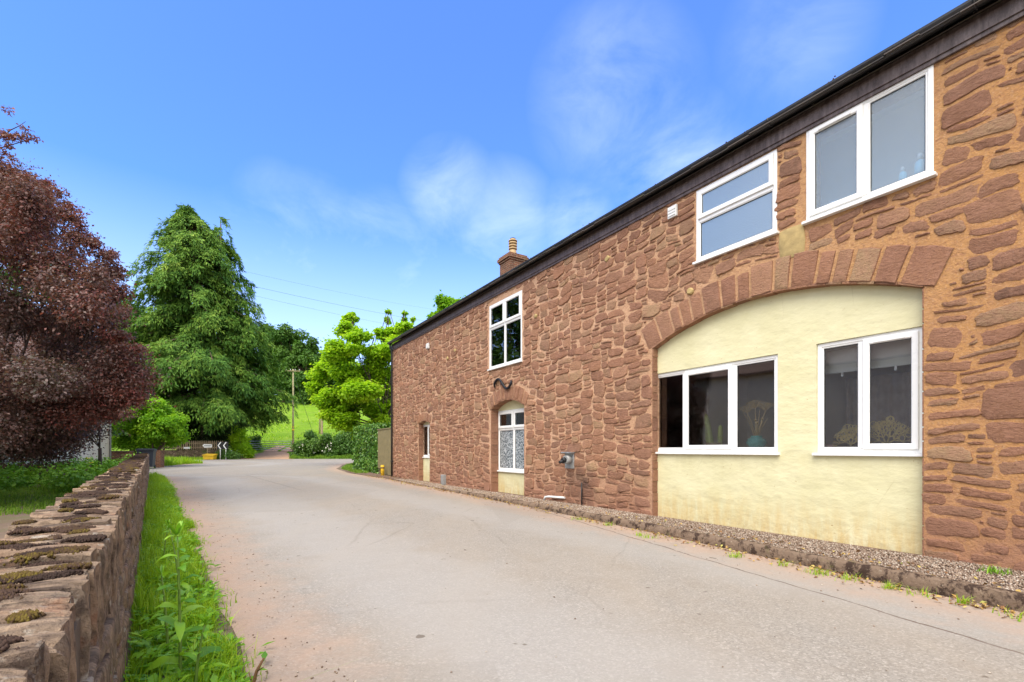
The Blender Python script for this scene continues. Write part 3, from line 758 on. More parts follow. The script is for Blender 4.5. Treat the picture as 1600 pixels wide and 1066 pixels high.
# --- windows
def window(w, yf, cells, glass, sill=True, label=None, fw=.055, dp=.07, sillout=.05, sillx=.03, board=None):
    "cells: (u0,z0,u1,z1,kind,glass,vent)"
    u0, z0, u1, z1 = w
    fb = MB(); y0 = yf - dp
    us = sorted(set([round(c[0], 4) for c in cells] + [round(c[2], 4) for c in cells])); 
    fb.ring((u0, z0, u1, z1), (u0 + fw, z0 + fw, u1 - fw, z1 - fw), y0, yf, .006)
    o = fb.build('window', M['upvc'], house)
    if label: o['label'] = label
    for b_ in cells:
        if b_[4] == 'bar': bars = MB(); bars.box((b_[0], y0 + .002, b_[1]), (b_[2], yf - .002, b_[3]), 0, .005); bars.build('mullion' if b_[3] - b_[1] > b_[2] - b_[0] else 'transom', M['upvc'], o)
    for c in cells:
        if c[4] == 'bar': continue
        a0, b0_, a1, b1 = c[:4]; gl = c[5] if len(c) > 5 and c[5] else glass
        if c[4] == 'sash':
            s = MB(); s.ring((a0 - .012, b0_ - .012, a1 + .012, b1 + .012), (a0 + .052, b0_ + .052, a1 - .052, b1 - .052), yf + .001, yf + .022, .005)
            so = s.build('sash', M['upvc'], o)
            ga = (a0 + .050, b0_ + .050, a1 - .050, b1 - .050); gy = yf + .003
            if len(c) > 6 and c[6]:
                v = MB(); v.box((a0 + .10, yf + .0225, b1 - .045), (a1 - .10, yf + .040, b1 - .018), 0, .004); v.build('trickle_vent', M['whiteplastic'], o)
        else:
            ga = (a0 + .0005, b0_ + .0005, a1 - .0005, b1 - .0005); gy = yf - .022
            s = MB(); s.ring((a0 - .001, b0_ - .001, a1 + .001, b1 + .001), (a0 + .014, b0_ + .014, a1 - .014, b1 - .014), gy + .001, yf - .008, .003); s.build('glazing_bead', M['upvc'], o)
        s = MB(); s.ring((ga[0], ga[1], ga[2], ga[3]), (ga[0] + .007, ga[1] + .007, ga[2] - .007, ga[3] - .007), gy - .005, gy + .0005, .001)
        if c[4] != 'sash': s = MB(); s.ring((ga[0] + .0145, ga[1] + .0145, ga[2] - .0145, ga[3] - .0145), (ga[0] + .021, ga[1] + .021, ga[2] - .021, ga[3] - .021), gy - .005, gy + .003, .001)
        s.build('gasket', M['gasket'], o)
        p = MB(); p.box((ga[0], gy - .012, ga[1]), (ga[2], gy - .006, ga[3])); p.build('pane', gl, o)
    if board is not None:
        s = MB(); s.box((u0 + .02, board - .34, z0 + .012), (u1 - .02, board - .001, z0 + .045), 0, .004); s.build('window_board', M['upvc'], o)
    if sill:
        s = MB(); s.box((u0 - sillx, y0, z0 - .034), (u1 + sillx, yf + sillout, z0 - .001), 0, .006); s.build('sill', M['upvc'], o)
    return o
f_ = .055
a, b_, c, d = W1; mu = .50
window(W1, .012, [(a + f_, b_ + f_, mu - .03, d - f_, 'fixed'), (mu - .03, b_ + f_, mu + .03, d - f_, 'bar'), (mu + .03, b_ + f_, c - f_, d - f_, 'sash', None, True)], M['frost'], label='wide two pane frosted window under the eaves', board=-.06)
a, b_, c, d = W2; zt = 4.53
window(W2, .004, [(a + f_, b_ + f_, c - f_, zt - .03, 'fixed'), (a + f_, zt - .03, c - f_, zt + .03, 'bar'), (a + f_, zt + .03, c - f_, d - f_, 'sash')], M['hammered'], label='bathroom window with a top opening light', board=-.07)
a, b_, c, d = W3; zt = 4.23; mu = (a + c) / 2
window(W3, .004, [(a + f_, b_ + f_, mu - .03, zt - .03, 'fixed'), (mu + .03, b_ + f_, c - f_, zt - .03, 'fixed'), (mu - .03, b_ + f_, mu + .03, zt - .0301, 'bar'), (a + f_, zt - .03, c - f_, zt + .03, 'bar'), (mu - .03, zt + .0301, mu + .03, d - f_, 'bar'), (a + f_, zt + .03, mu - .03, d - f_, 'sash'), (mu + .03, zt + .03, c - f_, d - f_, 'sash')], M['glass'], label='four light clear window under the eaves', board=-.07)
a, b_, c, d = W4; zt = 1.62; mu = (a + c) / 2
window(W4, -.225, [(a + f_, b_ + f_, mu - .03, zt - .03, 'fixed', M['lace']), (mu + .03, b_ + f_, c - f_, zt - .03, 'fixed', M['lace']), (mu - .03, b_ + f_, mu + .03, zt - .0301, 'bar'), (a + f_, zt - .03, c - f_, zt + .03, 'bar'), (mu - .03, zt + .0301, mu + .03, d - f_, 'bar'), (a + f_, zt + .03, mu - .03, d - f_, 'sash'), (mu + .03, zt + .03, c - f_, d - f_, 'sash')], M['glass'], label='tall window with lace patterned lower panes', sillout=.06)
a, b_, c, d = W5; mu = (a + c) / 2
w5 = window(W5, -.175, [(a + f_, b_ + f_, mu - .03, d - f_, 'sash'), (mu - .03, b_ + f_, mu + .03, d - f_, 'bar'), (mu + .03, b_ + f_, c - f_, d - f_, 'fixed')], M['glass'], label='small narrow window near the downpipe', sillout=.05)
a, b_, c, d = W6; m1 = fu(1070, 600, .15)[0]; m2 = fu(1147, 600, .15)[0]
window(W6, -.14, [(a + f_, b_ + f_, m2 - .03, d - f_, 'fixed'), (m2 - .03, b_ + f_, m2 + .03, d - f_, 'bar'), (m2 + .03, b_ + f_, m1 - .03, d - f_, 'sash'), (m1 - .03, b_ + f_, m1 + .03, d - f_, 'bar'), (m1 + .03, b_ + f_, c - f_, d - f_, 'fixed')], M['glass'], label='three pane window in the cream panel', sillout=.075, board=-.212)
a, b_, c, d = W7; m1 = fu(1347, 600, .15)[0]
window(W7, -.14, [(a + f_, b_ + f_, m1 - .03, d - f_, 'sash', None, True), (m1 - .03, b_ + f_, m1 + .03, d - f_, 'bar'), (m1 + .03, b_ + f_, c - f_, d - f_, 'fixed')], M['glass'], label='two pane window in the cream panel', sillout=.075, board=-.212)
# inner sill boards, curtains and blinds
def curtain(u0, u1, z0, z1, y, mi=0, fold=.10):
    cu = MB()
    n = max(8, int((u1 - u0) / .02)); vs = []
    for i in range(n + 1):
        u = u0 + (u1 - u0) * i / n; yy = y + .035 * math.sin(i / n * (u1 - u0) / fold * 6.283)
        vs += [(u, yy, z0), (u, yy, z1)]
    cu.add(vs, [(2 * i, 2 * i + 2, 2 * i + 3, 2 * i + 1) for i in range(n)], mi, True); cu.build('curtain', M['curtain'], house)
curtain(2.92, 3.28, .6, 2.5, -.60, 0, .09); curtain(-.3, 1.2, .4, 2.07, -1.2, 0, .15)
bl = MB(); bl.box((-.02, -.36, 2.04), (1.2, -.33, 2.34), 0, .008); bl.box((-.02, -.40, 2.32), (1.2, -.29, 2.40), 0, .01)
for i in range(4): bl.box((.05 + i * .27, -.325, 1.99), (.075 + i * .27, -.322, 2.05))
bl.build('roller_blind', M['blind'], house)
bl = MB(); bl.box((-.3, -.52, 3.7), (1.24, -.50, 5.04)); bl.build('net_blind', M['netblind'], house)  # unseen pale sheet added so the frosted panes look lighter

# --- small fittings on the front
v = MB(); u, z = fu(1053, 332); v.box((u - .085, .012, z - .09), (u + .085, .05, z + .09), 0, .008)
for i in range(3): v.box((u - .07, .051, z - .065 + i * .045), (u + .07, .062, z - .035 + i * .045), 0, .003)
o = v.build('air_vent', M['whiteplastic'], house); o['label'] = 'louvred white vent under the eaves'
v = MB(); u, z = fu(670, 541); v.box((u - .10, .010, z - .09), (u + .10, .06, z + .09), 0, .01); v.box((u - .075, .0605, z - .065), (u + .075, .075, z + .065), 0, .004); v.build('alarm_box', M['whiteplastic'], house)
h = MB(); uh, zh = fu(788, 600); pts = []
for i in range(25):
    t = i / 24 * 2 - 1                                     # S lying on its side
    pts.append((uh - t * .40, .055, zh - .13 * math.sin(t * math.pi * .95) - .02 * t + (.0)))
pts = [(pts[0][0] + .0, .05, pts[0][2] - .09)] + pts + [(pts[-1][0] - .0, .05, pts[-1][2] + .08)]
h.tube(pts, [.018] + [.03] * 25 + [.018], 8); h.tube([(uh, .0, zh), (uh, .10, zh)], .028, 8)
h.build('tie_plate', M['iron'], house)
fl = MB(); u, z = fu(885, 720, -.1)
fl.box((u - .14, .0, z - .16), (u + .14, .03, z + .15), 1, .01); fl.tube([(u - .03, .03, z + .02), (u - .03, .16, z + .02)], .085, 20, 0); fl.tube([(u - .03, .16, z + .02), (u - .03, .23, z + .0)], .055, 16, 2)
fl.tube([(u - .03, .15, z + .02), (u - .03, .30, z - .03)], .03, 10, 2); fl.box((u - .16, .0, z + .151), (u + .16, .12, z + .175), 1, .005)
fl.build('boiler_flue', [M['greyplastic'], M['galv'], M['blackplastic']], house)
v = MB(); u, z = fu(912, 770); v.tube([(u, .05, -.03), (u, .05, z + .20)], .013, 8); v.build('overflow_pipe', M['blackplastic'], house)
v = MB(); u, z = fu(693, 745, -.05); v.box((u - .10, .0, .0), (u + .10, .10, .31), 0, .012); v.box((u - .085, .1005, .03), (u + .085, .108, .29), 0, .004); v.build('meter_box', M['greyplastic'], house)
v = MB(); u, z = fu(852, 781, -.12); v.tube([(u - .55, .03, .10), (u - .1, .10, .09), (u, .12, .075), (u + .03, .13, .0)], .024, 10); v.build('waste_pipe', M['whiteplastic'], house)
v = MB(); v.box((-1.05, .01, 2.07), (-.79, .11, 2.27), 0, .015); v.box((-1.02, .111, 2.10), (-.82, .118, 2.24), 0, .004); v.build('outdoor_lamp', M['whiteplastic'], house)

# --- things standing on the window boards (top-level)
def on_house(name, mb, mats, label, cat, group=None): 
    mb.v = [tuple(hw(*p)) for p in mb.v]; o = mb.build(name, mats); tag(o, label, cat, group); return o
zs = W6[1] + .046
u = fu(1182, 690, .37)[0]; v = MB(); v.lathe([(.06, 0), (.10, .03), (.135, .085), (.12, .14), (.075, .165), (.075, .18), (.09, .19), (.07, .185), (.06, .16)], (u, -.37, zs), 28)
vase = on_house('vase', v, M['turq'], 'squat turquoise glazed vase on the sill of the three pane window', 'vase')
v = MB()
for k in range(9):
    du, dy = rnd.uniform(-.24, .24), rnd.uniform(-.06, .06); top = .42 + rnd.uniform(-.08, .20)
    tip = (u + du, -.37 + dy, zs + top)
    v.tube([(u + du * .1, -.37 + dy * .2, zs + .14), (u + du * .5, -.37 + dy * .6, zs + .16 + (top - .16) * .55), tip], .0045, 5)
    if k % 3 == 2: v.lathe([(.005, -.02), (.018, -.008), (.018, .008), (.005, .02)], tip, 8)
for (du, top) in ((-.13, .62), (.02, .66), (.14, .60)):
    tip = Vector((u + du, -.37, zs + top)); v.tube([(u, -.37, zs + .14), (u + du * .6, -.37, zs + .4), tip - Vector((0, 0, .08))], .006, 6)
    for k in range(60):
        a = rnd.uniform(0, 6.28); r_ = .13 * math.sqrt(rnd.random()); q = tip + Vector((r_ * math.cos(a), r_ * math.sin(a) * .6, .03 - r_ * .3 + rnd.uniform(-.01, .02)))
        v.tube([tip - Vector((0, 0, .08)), q], .0016, 3, cap=False); v.lathe([(.002, -.006), (.007, 0), (.002, .006)], q, 5)
on_house('dried_flowers', v, M['straw'], 'dried straw coloured seed heads standing in the turquoise vase', 'flowers')
u = fu(1114, 690, .37)[0]; v = MB()
def cact(u, y, z0, h_, r_, lean, mi=0):
    n = 10; pr = []
    for ring_i in range(n + 1):
        t = ring_i / n; rr = r_ * (1 - .35 * abs(t - .4)) * (1 if t < .85 else math.sqrt(max(.02, 1 - ((t - .85) / .15) ** 2)))
        pr.append((u + lean * t, y, z0 + h_ * t, rr))
    vs = []; m_ = 16
    for (x, yy, z, rr) in pr:
        for k in range(m_): a_ = k / m_ * 6.283; q = rr * (1 if k % 2 else .78); vs.append((x + q * math.cos(a_), yy + q * math.sin(a_), z))
    v.add(vs, [(i * m_ + k, i * m_ + (k + 1) % m_, (i + 1) * m_ + (k + 1) % m_, (i + 1) * m_ + k) for i in range(n) for k in range(m_)], mi, True)
cact(u + .03, -.37, zs + .06, .50, .048, .10); cact(u - .12, -.37, zs + .05, .32, .04, -.01); cact(u + .09, -.39, zs + .06, .24, .03, .05)
v.lathe([(.10, 0), (.13, .09), (.135, .1), (.11, .1)], (u - .02, -.37, zs), 20, 1)
on_house('cactus', v, [M['cactus'], M['terracotta']], 'potted columnar cactus behind the middle pane of the three pane window', 'cactus')
def coral(uc, y, z0, w, h_, label):
    v = MB(); rr = random.Random(int(uc * 100) + 5)
    v.lathe([(.05, 0), (.05, .012), (.012, .02)], (uc, y, z0), 16); v.tube([(uc, y, z0 + .015), (uc, y, z0 + .06)], .010, 6)
    def br(p, ang, L, r_, dep):
        q = p + Vector((math.sin(ang) * L, rr.uniform(-.008, .008), math.cos(ang) * L)); v.tube([p, q], [r_, r_ * .8], 5)
        if dep == 0: return
        k = 3 if dep > 3 else 2
        for i in range(k): br(q, ang + (i - (k - 1) / 2) * (.85 if dep > 3 else .62) + rr.uniform(-.12, .12), L * .80, r_ * .82, dep - 1)
    for a_ in (-.95, -.3, .35, .95): br(Vector((uc, y, z0 + .05)), a_, h_ * .24, .009, 4)
    for i in range(26):
        t = rr.uniform(-1.25, 1.25); r_ = h_ * rr.uniform(.35, .85); c_ = Vector((uc + math.sin(t) * r_ * w / h_, y, z0 + .06 + math.cos(t) * r_ * .95))
        rad = rr.uniform(.018, .035); v.tube([c_ + Vector((math.cos(x) * rad, 0, math.sin(x) * rad * 1.2)) for x in [k * 6.283 / 8 for k in range(9)]], .0045, 5, cap=False)
    return on_house('coral_ornament', v, M['gold'], label, 'ornament', 'gold coral ornaments on the sill')
zs7 = W7[1] + .046
coral(fu(1385, 690, .27)[0], -.27, zs7, .27, .36, 'larger gold coral fan behind the right pane of the two pane window')
coral(fu(1329, 690, .27)[0], -.28, zs7, .20, .27, 'smaller gold coral fan behind the left pane of the two pane window')
v = MB(); u = fu(1296, 692, .33)[0]; v.lathe([(.035, 0), (.055, .03), (.055, .055), (.05, .06), (.045, .05)], (u, -.35, zs7), 18)
on_house('candle_pot', v, M['pink'], 'small pink pot in the corner of the two pane window', 'pot')
zs1 = W1[1] + .046
for px, hh, rr_, lb in ((1412, .20, .035, 'small pale blue bottle with white cap behind the frosted upper window'), (1439, .27, .048, 'bigger blue bottle in the corner of the frosted upper window')):
    u = fu(px, 265, .12)[0]; v = MB(); v.lathe([(rr_, 0), (rr_, hh * .6), (rr_ * .8, hh * .68), (rr_ * .35, hh * .72), (rr_ * .35, hh * .76)], (u, -.095, zs1), 20); v.lathe([(rr_ * .5, hh * .761), (rr_ * .5, hh * .95), (rr_ * .3, hh)], (u, -.095, zs1), 14, 1)
    on_house('toiletry_bottle', v, [M['bluebottle'], M['whiteplastic']], lb, 'bottle', 'bottles behind the frosted window')
v = MB(); u = fu(1302, 305, .12)[0]; v.lathe([(.09, 0), (.10, .04), (.08, .10), (.04, .14), (.01, .15)], (u, -.15, zs1), 20)
on_house('white_jar', v, M['whiteplastic'], 'rounded white jar in the lower corner of the frosted upper window', 'jar')
# house plant behind the four light window
hp = empty('house_plant', hw(7.95, -.32, W3[1] + .046), 0, 'leafy green house plant behind the four light upper window', 'plant')
v = MB(); v.lathe([(.08, 0), (.11, .14), (.115, .15), (.09, .15)], (0, 0, 0), 18); v.build('pot', M['terracotta'], hp)
n = 130; a = rng.random(n) * 6.283; A = np.stack([np.cos(a), np.sin(a), .3 + rng.random(n) * .9], 1)
M['houseleaf'] = leafmat('house_plant_leaf', [(0, (.05, .14, .02)), (1, (.20, .38, .06))], .3)
base = np.stack([rng.normal(size=n) * .09, rng.normal(size=n) * .05, .14 + rng.random(n) * .42], 1)
V, Q = leaf_arrays(base, np.stack([-np.cos(a) * .5, -np.sin(a) * .5, np.ones(n)], 1), A, .16 + rng.random(n) * .14, .03 + rng.random(n) * .03)
np_mesh('leaves', V, Q, M['houseleaf'], hp, np.repeat(rng.random(n), 4))

# ================================================================== GROUND, LANE, KERB
def interp(tab, y):
    if y <= tab[0][0]: return tab[0][1]
    for (a, b_), (c, d) in zip(tab, tab[1:]):
        if y <= c: return b_ + (d - b_) * (y - a) / (c - a)
    return tab[-1][1]
def wall_x(y): return -2.08 - .748 * (y - 2.58)
XL = [(-9, 7.3), (-6, 4.95), (2.53, -1.37), (3.55, -2.15), (7, -4.67), (10, -6.95), (14.6, -10.35), (17.7, -12.7), (19.2, -14.0), (20.3, -18), (21, -23), (27.6, -23), (28.8, -21.0), (33, -21.7), (36, -24.5), (42, -31), (44.2, -34)]
XR = [(-9, 10.6), (3.55, 3.79), (7.05, 1.88), (9.06, .72), (13.05, -1.74), (18.1, -4.8), (21.3, -7.2), (25.4, -9.3), (30.3, -10.7), (34.6, -11.2), (36, -9.5), (37.2, -3.), (38.5, 12), (44.2, 22)]
def grid_sheet(name, xs, ys, zf, mat, kind='structure', smooth=True):
    nx, ny = len(xs), len(ys)
    V = [(x, y, zf(x, y)) for y in ys for x in xs]
    Q = [(j * nx + i, j * nx + i + 1, (j + 1) * nx + i + 1, (j + 1) * nx + i) for j in range(ny - 1) for i in range(nx - 1)]
    o = np_mesh(name, V, Q, mat, smooth=smooth); o['kind'] = kind; return o
def spaced(a, b, n): return [a + (b - a) * i / n for i in range(n + 1)]
xs = spaced(-320, -60, 10) + spaced(-55, 40, 38) + spaced(50, 320, 10)
grid_sheet('ground', xs, [-120, -60, -30, -20] + spaced(-15, 44., 50), lambda x, y: gz(x, y), M['soil'])
def fieldz(x, y):
    v = mnoise.noise(Vector((x * .03, y * .03, 0))) * .9 + mnoise.noise(Vector((x * .2, y * .2, 5))) * .12
    return gz(x, y) + v * min(1, max(0, (y - 44.) / 25.))
grid_sheet('field', spaced(-320, -75, 12) + spaced(-70, 30, 80) + spaced(40, 320, 12), spaced(44., 75, 50) + spaced(77, 150, 40) + spaced(155, 460, 14), fieldz, M['field'])
# lane
V, Lt, Rt = [], [], []; ys = spaced(-9, 18, 90) + spaced(18.3, 44.1, 90); NC = 26
for y in ys:
    jl = mnoise.noise(Vector((y * 1.1, 0, 2))) * .09; jr = mnoise.noise(Vector((y * 1.3, 4, 2))) * .05
    a, b_ = interp(XL, y) + jl, interp(XR, y) + jr
    for i in range(NC + 1):
        t = i / NC; x = a + (b_ - a) * t
        V.append((x, y, gz(x, y) + .006)); Lt.append((x - a) * .8); Rt.append((b_ - x) * .84)
Q = [(j * (NC + 1) + i, j * (NC + 1) + i + 1, (j + 1) * (NC + 1) + i + 1, (j + 1) * (NC + 1) + i) for j in range(len(ys) - 1) for i in range(NC)]
np_mesh('road', V, Q, M['asphalt'], vecs={'left': Lt, 'right': Rt})['kind'] = 'structure'
# sandy mouth of the field track
V = []; nx = 16; yy_ = spaced(43.2, 51.5, 40)
for y in yy_:
    k = (y - 43.2) / 8.3
    a = -27.2 + .9 * k + mnoise.noise(Vector((y, 1, 1))) * .5; b_ = -19.8 - 4.3 * k + mnoise.noise(Vector((y, 7, 1))) * .5
    for i in range(nx + 1): V.append((a + (b_ - a) * i / nx, y, fieldz(a + (b_ - a) * i / nx, y) + .02))
Q = [(j * (nx + 1) + i, j * (nx + 1) + i + 1, (j + 1) * (nx + 1) + i + 1, (j + 1) * (nx + 1) + i) for j in range(len(yy_) - 1) for i in range(nx)]
np_mesh('dirt_track', V, Q, M['track'])['kind'] = 'structure'
for x0, x1, w in ((-25.9, -30.5, .7), (-24.0, -28.3, .8)):
    V = []; rows = spaced(51.3, 56, 16)
    for y in rows:
        t = (y - 51.3) / 12.7; c = x0 + (x1 - x0) * t * .6 + mnoise.noise(Vector((y * .4, x0, 0))) * .3; ww = w * (1.1 - .8 * t)
        for i in range(5): xx = c + ww * (i / 4 - .5) * 2; V.append((xx, y, fieldz(xx, y) + .05))
    Q = [(j * 5 + i, j * 5 + i + 1, (j + 1) * 5 + i + 1, (j + 1) * 5 + i) for j in range(len(rows) - 1) for i in range(4)]
    np_mesh('wheel_track', V, Q, M['track'])['kind'] = 'structure'
# kerb: a low concrete upstand that dies into the verge
V = []; secs = spaced(-8.5, 17.2, 520)
for i, y in enumerate(secs):
    x = interp(XR, y) + .02; dx = interp(XR, y + .2) - interp(XR, y - .2); tl = math.hypot(dx, .4); nx_, ny_ = .4 / tl, -dx / tl
    gzv = gz(x, y); top = .165 + mnoise.noise(Vector((y * 2.1, 0, 0))) * .014 + mnoise.noise(Vector((y * 9, 3, 0))) * .008
    top = max(top * min(1, max(.0, (17.2 - y) / 5.)) ** .5, gzv + .02) if y > 12 else top
    joint = min(abs(y - q) for q in (-7.2, -5.0, -2.8, -.6, 1.6, 3.72, 9.8, 13.6))
    cut = .035 if joint < .03 else 0
    e = mnoise.noise(Vector((y * 5, 1, 4))) * .012
    for off, z in ((.004 + cut, gzv - .05), (.002 + e + cut, gzv + (top - gzv) * .45), (.010 + e * .6 + cut, top - .022), (.028 + cut * .4, top - cut * .5), (.105, top - .002), (.125, top - .02), (.13, gzv - .05)):
        V.append((x + nx_ * off, y + ny_ * off, z))
Q = [(j * 7 + i, (j + 1) * 7 + i, (j + 1) * 7 + i + 1, j * 7 + i + 1) for j in range(len(secs) - 1) for i in range(6)]
np_mesh('kerb', V, Q, M['kerb'], smooth=True)['kind'] = 'structure'
# gravel strip between kerb and house
def face_x(y):
    u = (y - P0.y) / UY; return P0.x + UX * u
V = []; rows = spaced(-8.5, 23.5, 130)
for y in rows:
    a = interp(XR, y) + .12; b_ = face_x(y) + .25
    for i in range(7):
        x = a + (b_ - a) * i / 6; V.append((x, y, max(.118 + .02 * i / 6, gz(x, y) + .012)))
Q = [(j * 7 + i, j * 7 + i + 1, (j + 1) * 7 + i + 1, (j + 1) * 7 + i) for j in range(len(rows) - 1) for i in range(6)]
M['bed'] = m_soil('gravel_bed', (.12, .08, .06), (.22, .15, .11), .2)
np_mesh('gravel_bed', V, Q, M['bed'])['kind'] = 'structure'
n = 50000; y = 2.2 + 15.3 * rng.random(n) ** 1.7; t = rng.random(n)
a = np.array([interp(XR, q) + .125 for q in y]); b_ = np.array([face_x(q) - .005 for q in y]); x = a + (b_ - a) * t
S = np.stack([.006 + .009 * rng.random(n), .005 + .008 * rng.random(n), .005 + .005 * rng.random(n)], 1) * (1 + .25 * (y[:, None] > 8))
P = np.stack([x, y, np.maximum(.120 + .02 * t, .008 * y + .012) + .004 + .008 * rng.random(n)], 1)
tag(grains('gravel', P, S, M['gravel']), 'loose mixed gravel along the foot of the stone house', 'gravel', kind='stuff')
# dead leaves and grit swept against the kerb
M['litter'] = leafmat('dead_leaf', [(0, (.10, .05, .025)), (.35, (.24, .12, .05)), (.6, (.42, .27, .08)), (.8, (.48, .40, .12)), (1, (.14, .22, .03))], .1, .8)
n = 2600; y = 2.6 + 17 * rng.random(n) ** 1.4; off = np.abs(rng.normal(size=n)) * .14
on_g = rng.random(n) < .28
x = np.array([interp(XR, q) for q in y]); x = np.where(on_g, x + .16 + .5 * rng.random(n), x - .01 - off)
cl = np.array([mnoise.noise(Vector((q * 1.6, 0, 8))) for q in y]); keep = (cl + rng.random(n) * .7 > .12)
x, y, on_g = x[keep], y[keep], on_g[keep]; n = len(x)
z = np.where(on_g, np.maximum(.152, .008 * y + .03), .008 * y + .014) + .012 * rng.random(n)
N = rng.normal(size=(n, 3)) * .4; N[:, 2] += 1
V, Q = leaf_arrays(np.stack([x, y, z], 1), N, rng.normal(size=(n, 3)), .02 + .035 * rng.random(n), .015 + .02 * rng.random(n), .25)
tag(np_mesh('leaf_litter', V, Q, M['litter'], tone=np.repeat(rng.random(n), 4)), 'dry brown and yellow leaves swept along the kerb', 'leaf litter', kind='stuff')
# grit, twigs and droppings on the lane
n = 900; y = 2.4 + 14 * rng.random(n) ** 1.6; a = np.array([interp(XL, q) for q in y]); b_ = np.array([interp(XR, q) for q in y])
t = np.where(rng.random(n) < .75, np.where(rng.random(n) < .55, rng.random(n) * .10, 1 - rng.random(n) * .12), rng.random(n)); x = a + (b_ - a) * t
tag(grains('grit', np.stack([x, y, .008 * y + .010], 1), (.003 + .006 * rng.random(n) ** 2)[:, None] * np.array([[1.3, .9, .7]]), M['gravel']), 'small loose stones scattered along the edges of the lane', 'grit', kind='stuff')

# ================================================================== GRASS AND WEEDS
M['grass'] = leafmat('verge_grass', [(0, (.12, .25, .012)), (.4, (.27, .46, .018)), (.75, (.42, .62, .035)), (1, (.60, .60, .22))], .4, .5)
M['lawn'] = leafmat('lawn_grass', [(0, (.07, .16, .012)), (.5, (.16, .31, .025)), (1, (.30, .40, .06))], .35, .6)
M['weed'] = leafmat('broad_weed_leaf', [(0, (.08, .23, .012)), (.5, (.19, .42, .018)), (1, (.34, .56, .035))], .4, .42, .4)
M['stem'] = simple('green_stem', (.14, .24, .04), .6, .2, 20, .001)
def verge_pts(n, y0, y1, pw, w0=.0, w1=1.):
    y = y0 + (y1 - y0) * rng.random(n) ** pw
    a = np.array([wall_x(q) + .02 for q in y]); b_ = np.array([interp(XL, q) for q in y])
    t = w0 + (w1 - w0) * rng.random(n)
    edge = np.array([.92 + .35 * mnoise.noise(Vector((q * 1.7, 1, 1))) + .2 * mnoise.noise(Vector((q * 5.3, 1, 7))) for q in y])
    t = np.where(rng.random(n) < .06, t * 1.25, t)
    x = a + (b_ - a) * t * edge
    return np.stack([x, y, .008 * y], 1), t
def patchy(P, sc, thr):
    v = np.array([mnoise.noise(Vector((p[0] * sc, p[1] * sc, 2.2))) for p in P]); return v > thr
P1, t1 = verge_pts(30000, -1.0, 8.0, 1.25); k = patchy(P1, 3., -.42) ; P1, t1 = P1[k], t1[k]
P2, t2 = verge_pts(20000, 7.0, 19.6, 1.1)
Pn = np.concatenate([P1, P2]); tt = np.concatenate([t1, t2]); n = len(Pn)
H = (.06 + .13 * rng.random(n) + .10 * (rng.random(n) < .15)) * (1.2 - .65 * tt) * np.array([1. + 1.1 * mnoise.noise(Vector((p[0] * 2.2, p[1] * 2.2, 6))) for p in Pn])
tone = np.clip(.35 + .3 * rng.normal(size=n) + .25 * (tt - .4) , 0, 1) * .8; tone = np.where(rng.random(n) < .06, .95, tone)
tag(blades('verge_grass', Pn, H, .004 + .005 * rng.random(n), M['grass'], None, .55, 3, tone=tone), 'long fresh grass growing on the verge between the low wall and the lane', 'grass', kind='stuff')
# low broad leaves mixed in the verge
P3, t3 = verge_pts(7500, 1.2, 15, 1.3); n = len(P3); P3[:, 2] += .015 + .12 * rng.random(n) * (1.1 - .6 * t3)
a = rng.random(n) * 6.283; A = np.stack([np.cos(a), np.sin(a), .3 + .7 * rng.random(n)], 1); N = np.stack([-np.cos(a) * .4, -np.sin(a) * .4, np.ones(n)], 1)
V, Q = leaf_arrays(P3, N, A, .04 + .075 * rng.random(n), .016 + .026 * rng.random(n), .2)
tag(np_mesh('verge_weeds', V, Q, M['weed'], tone=np.repeat(rng.random(n), 4)), 'small broad leaved weeds among the verge grass', 'ground cover', kind='stuff')
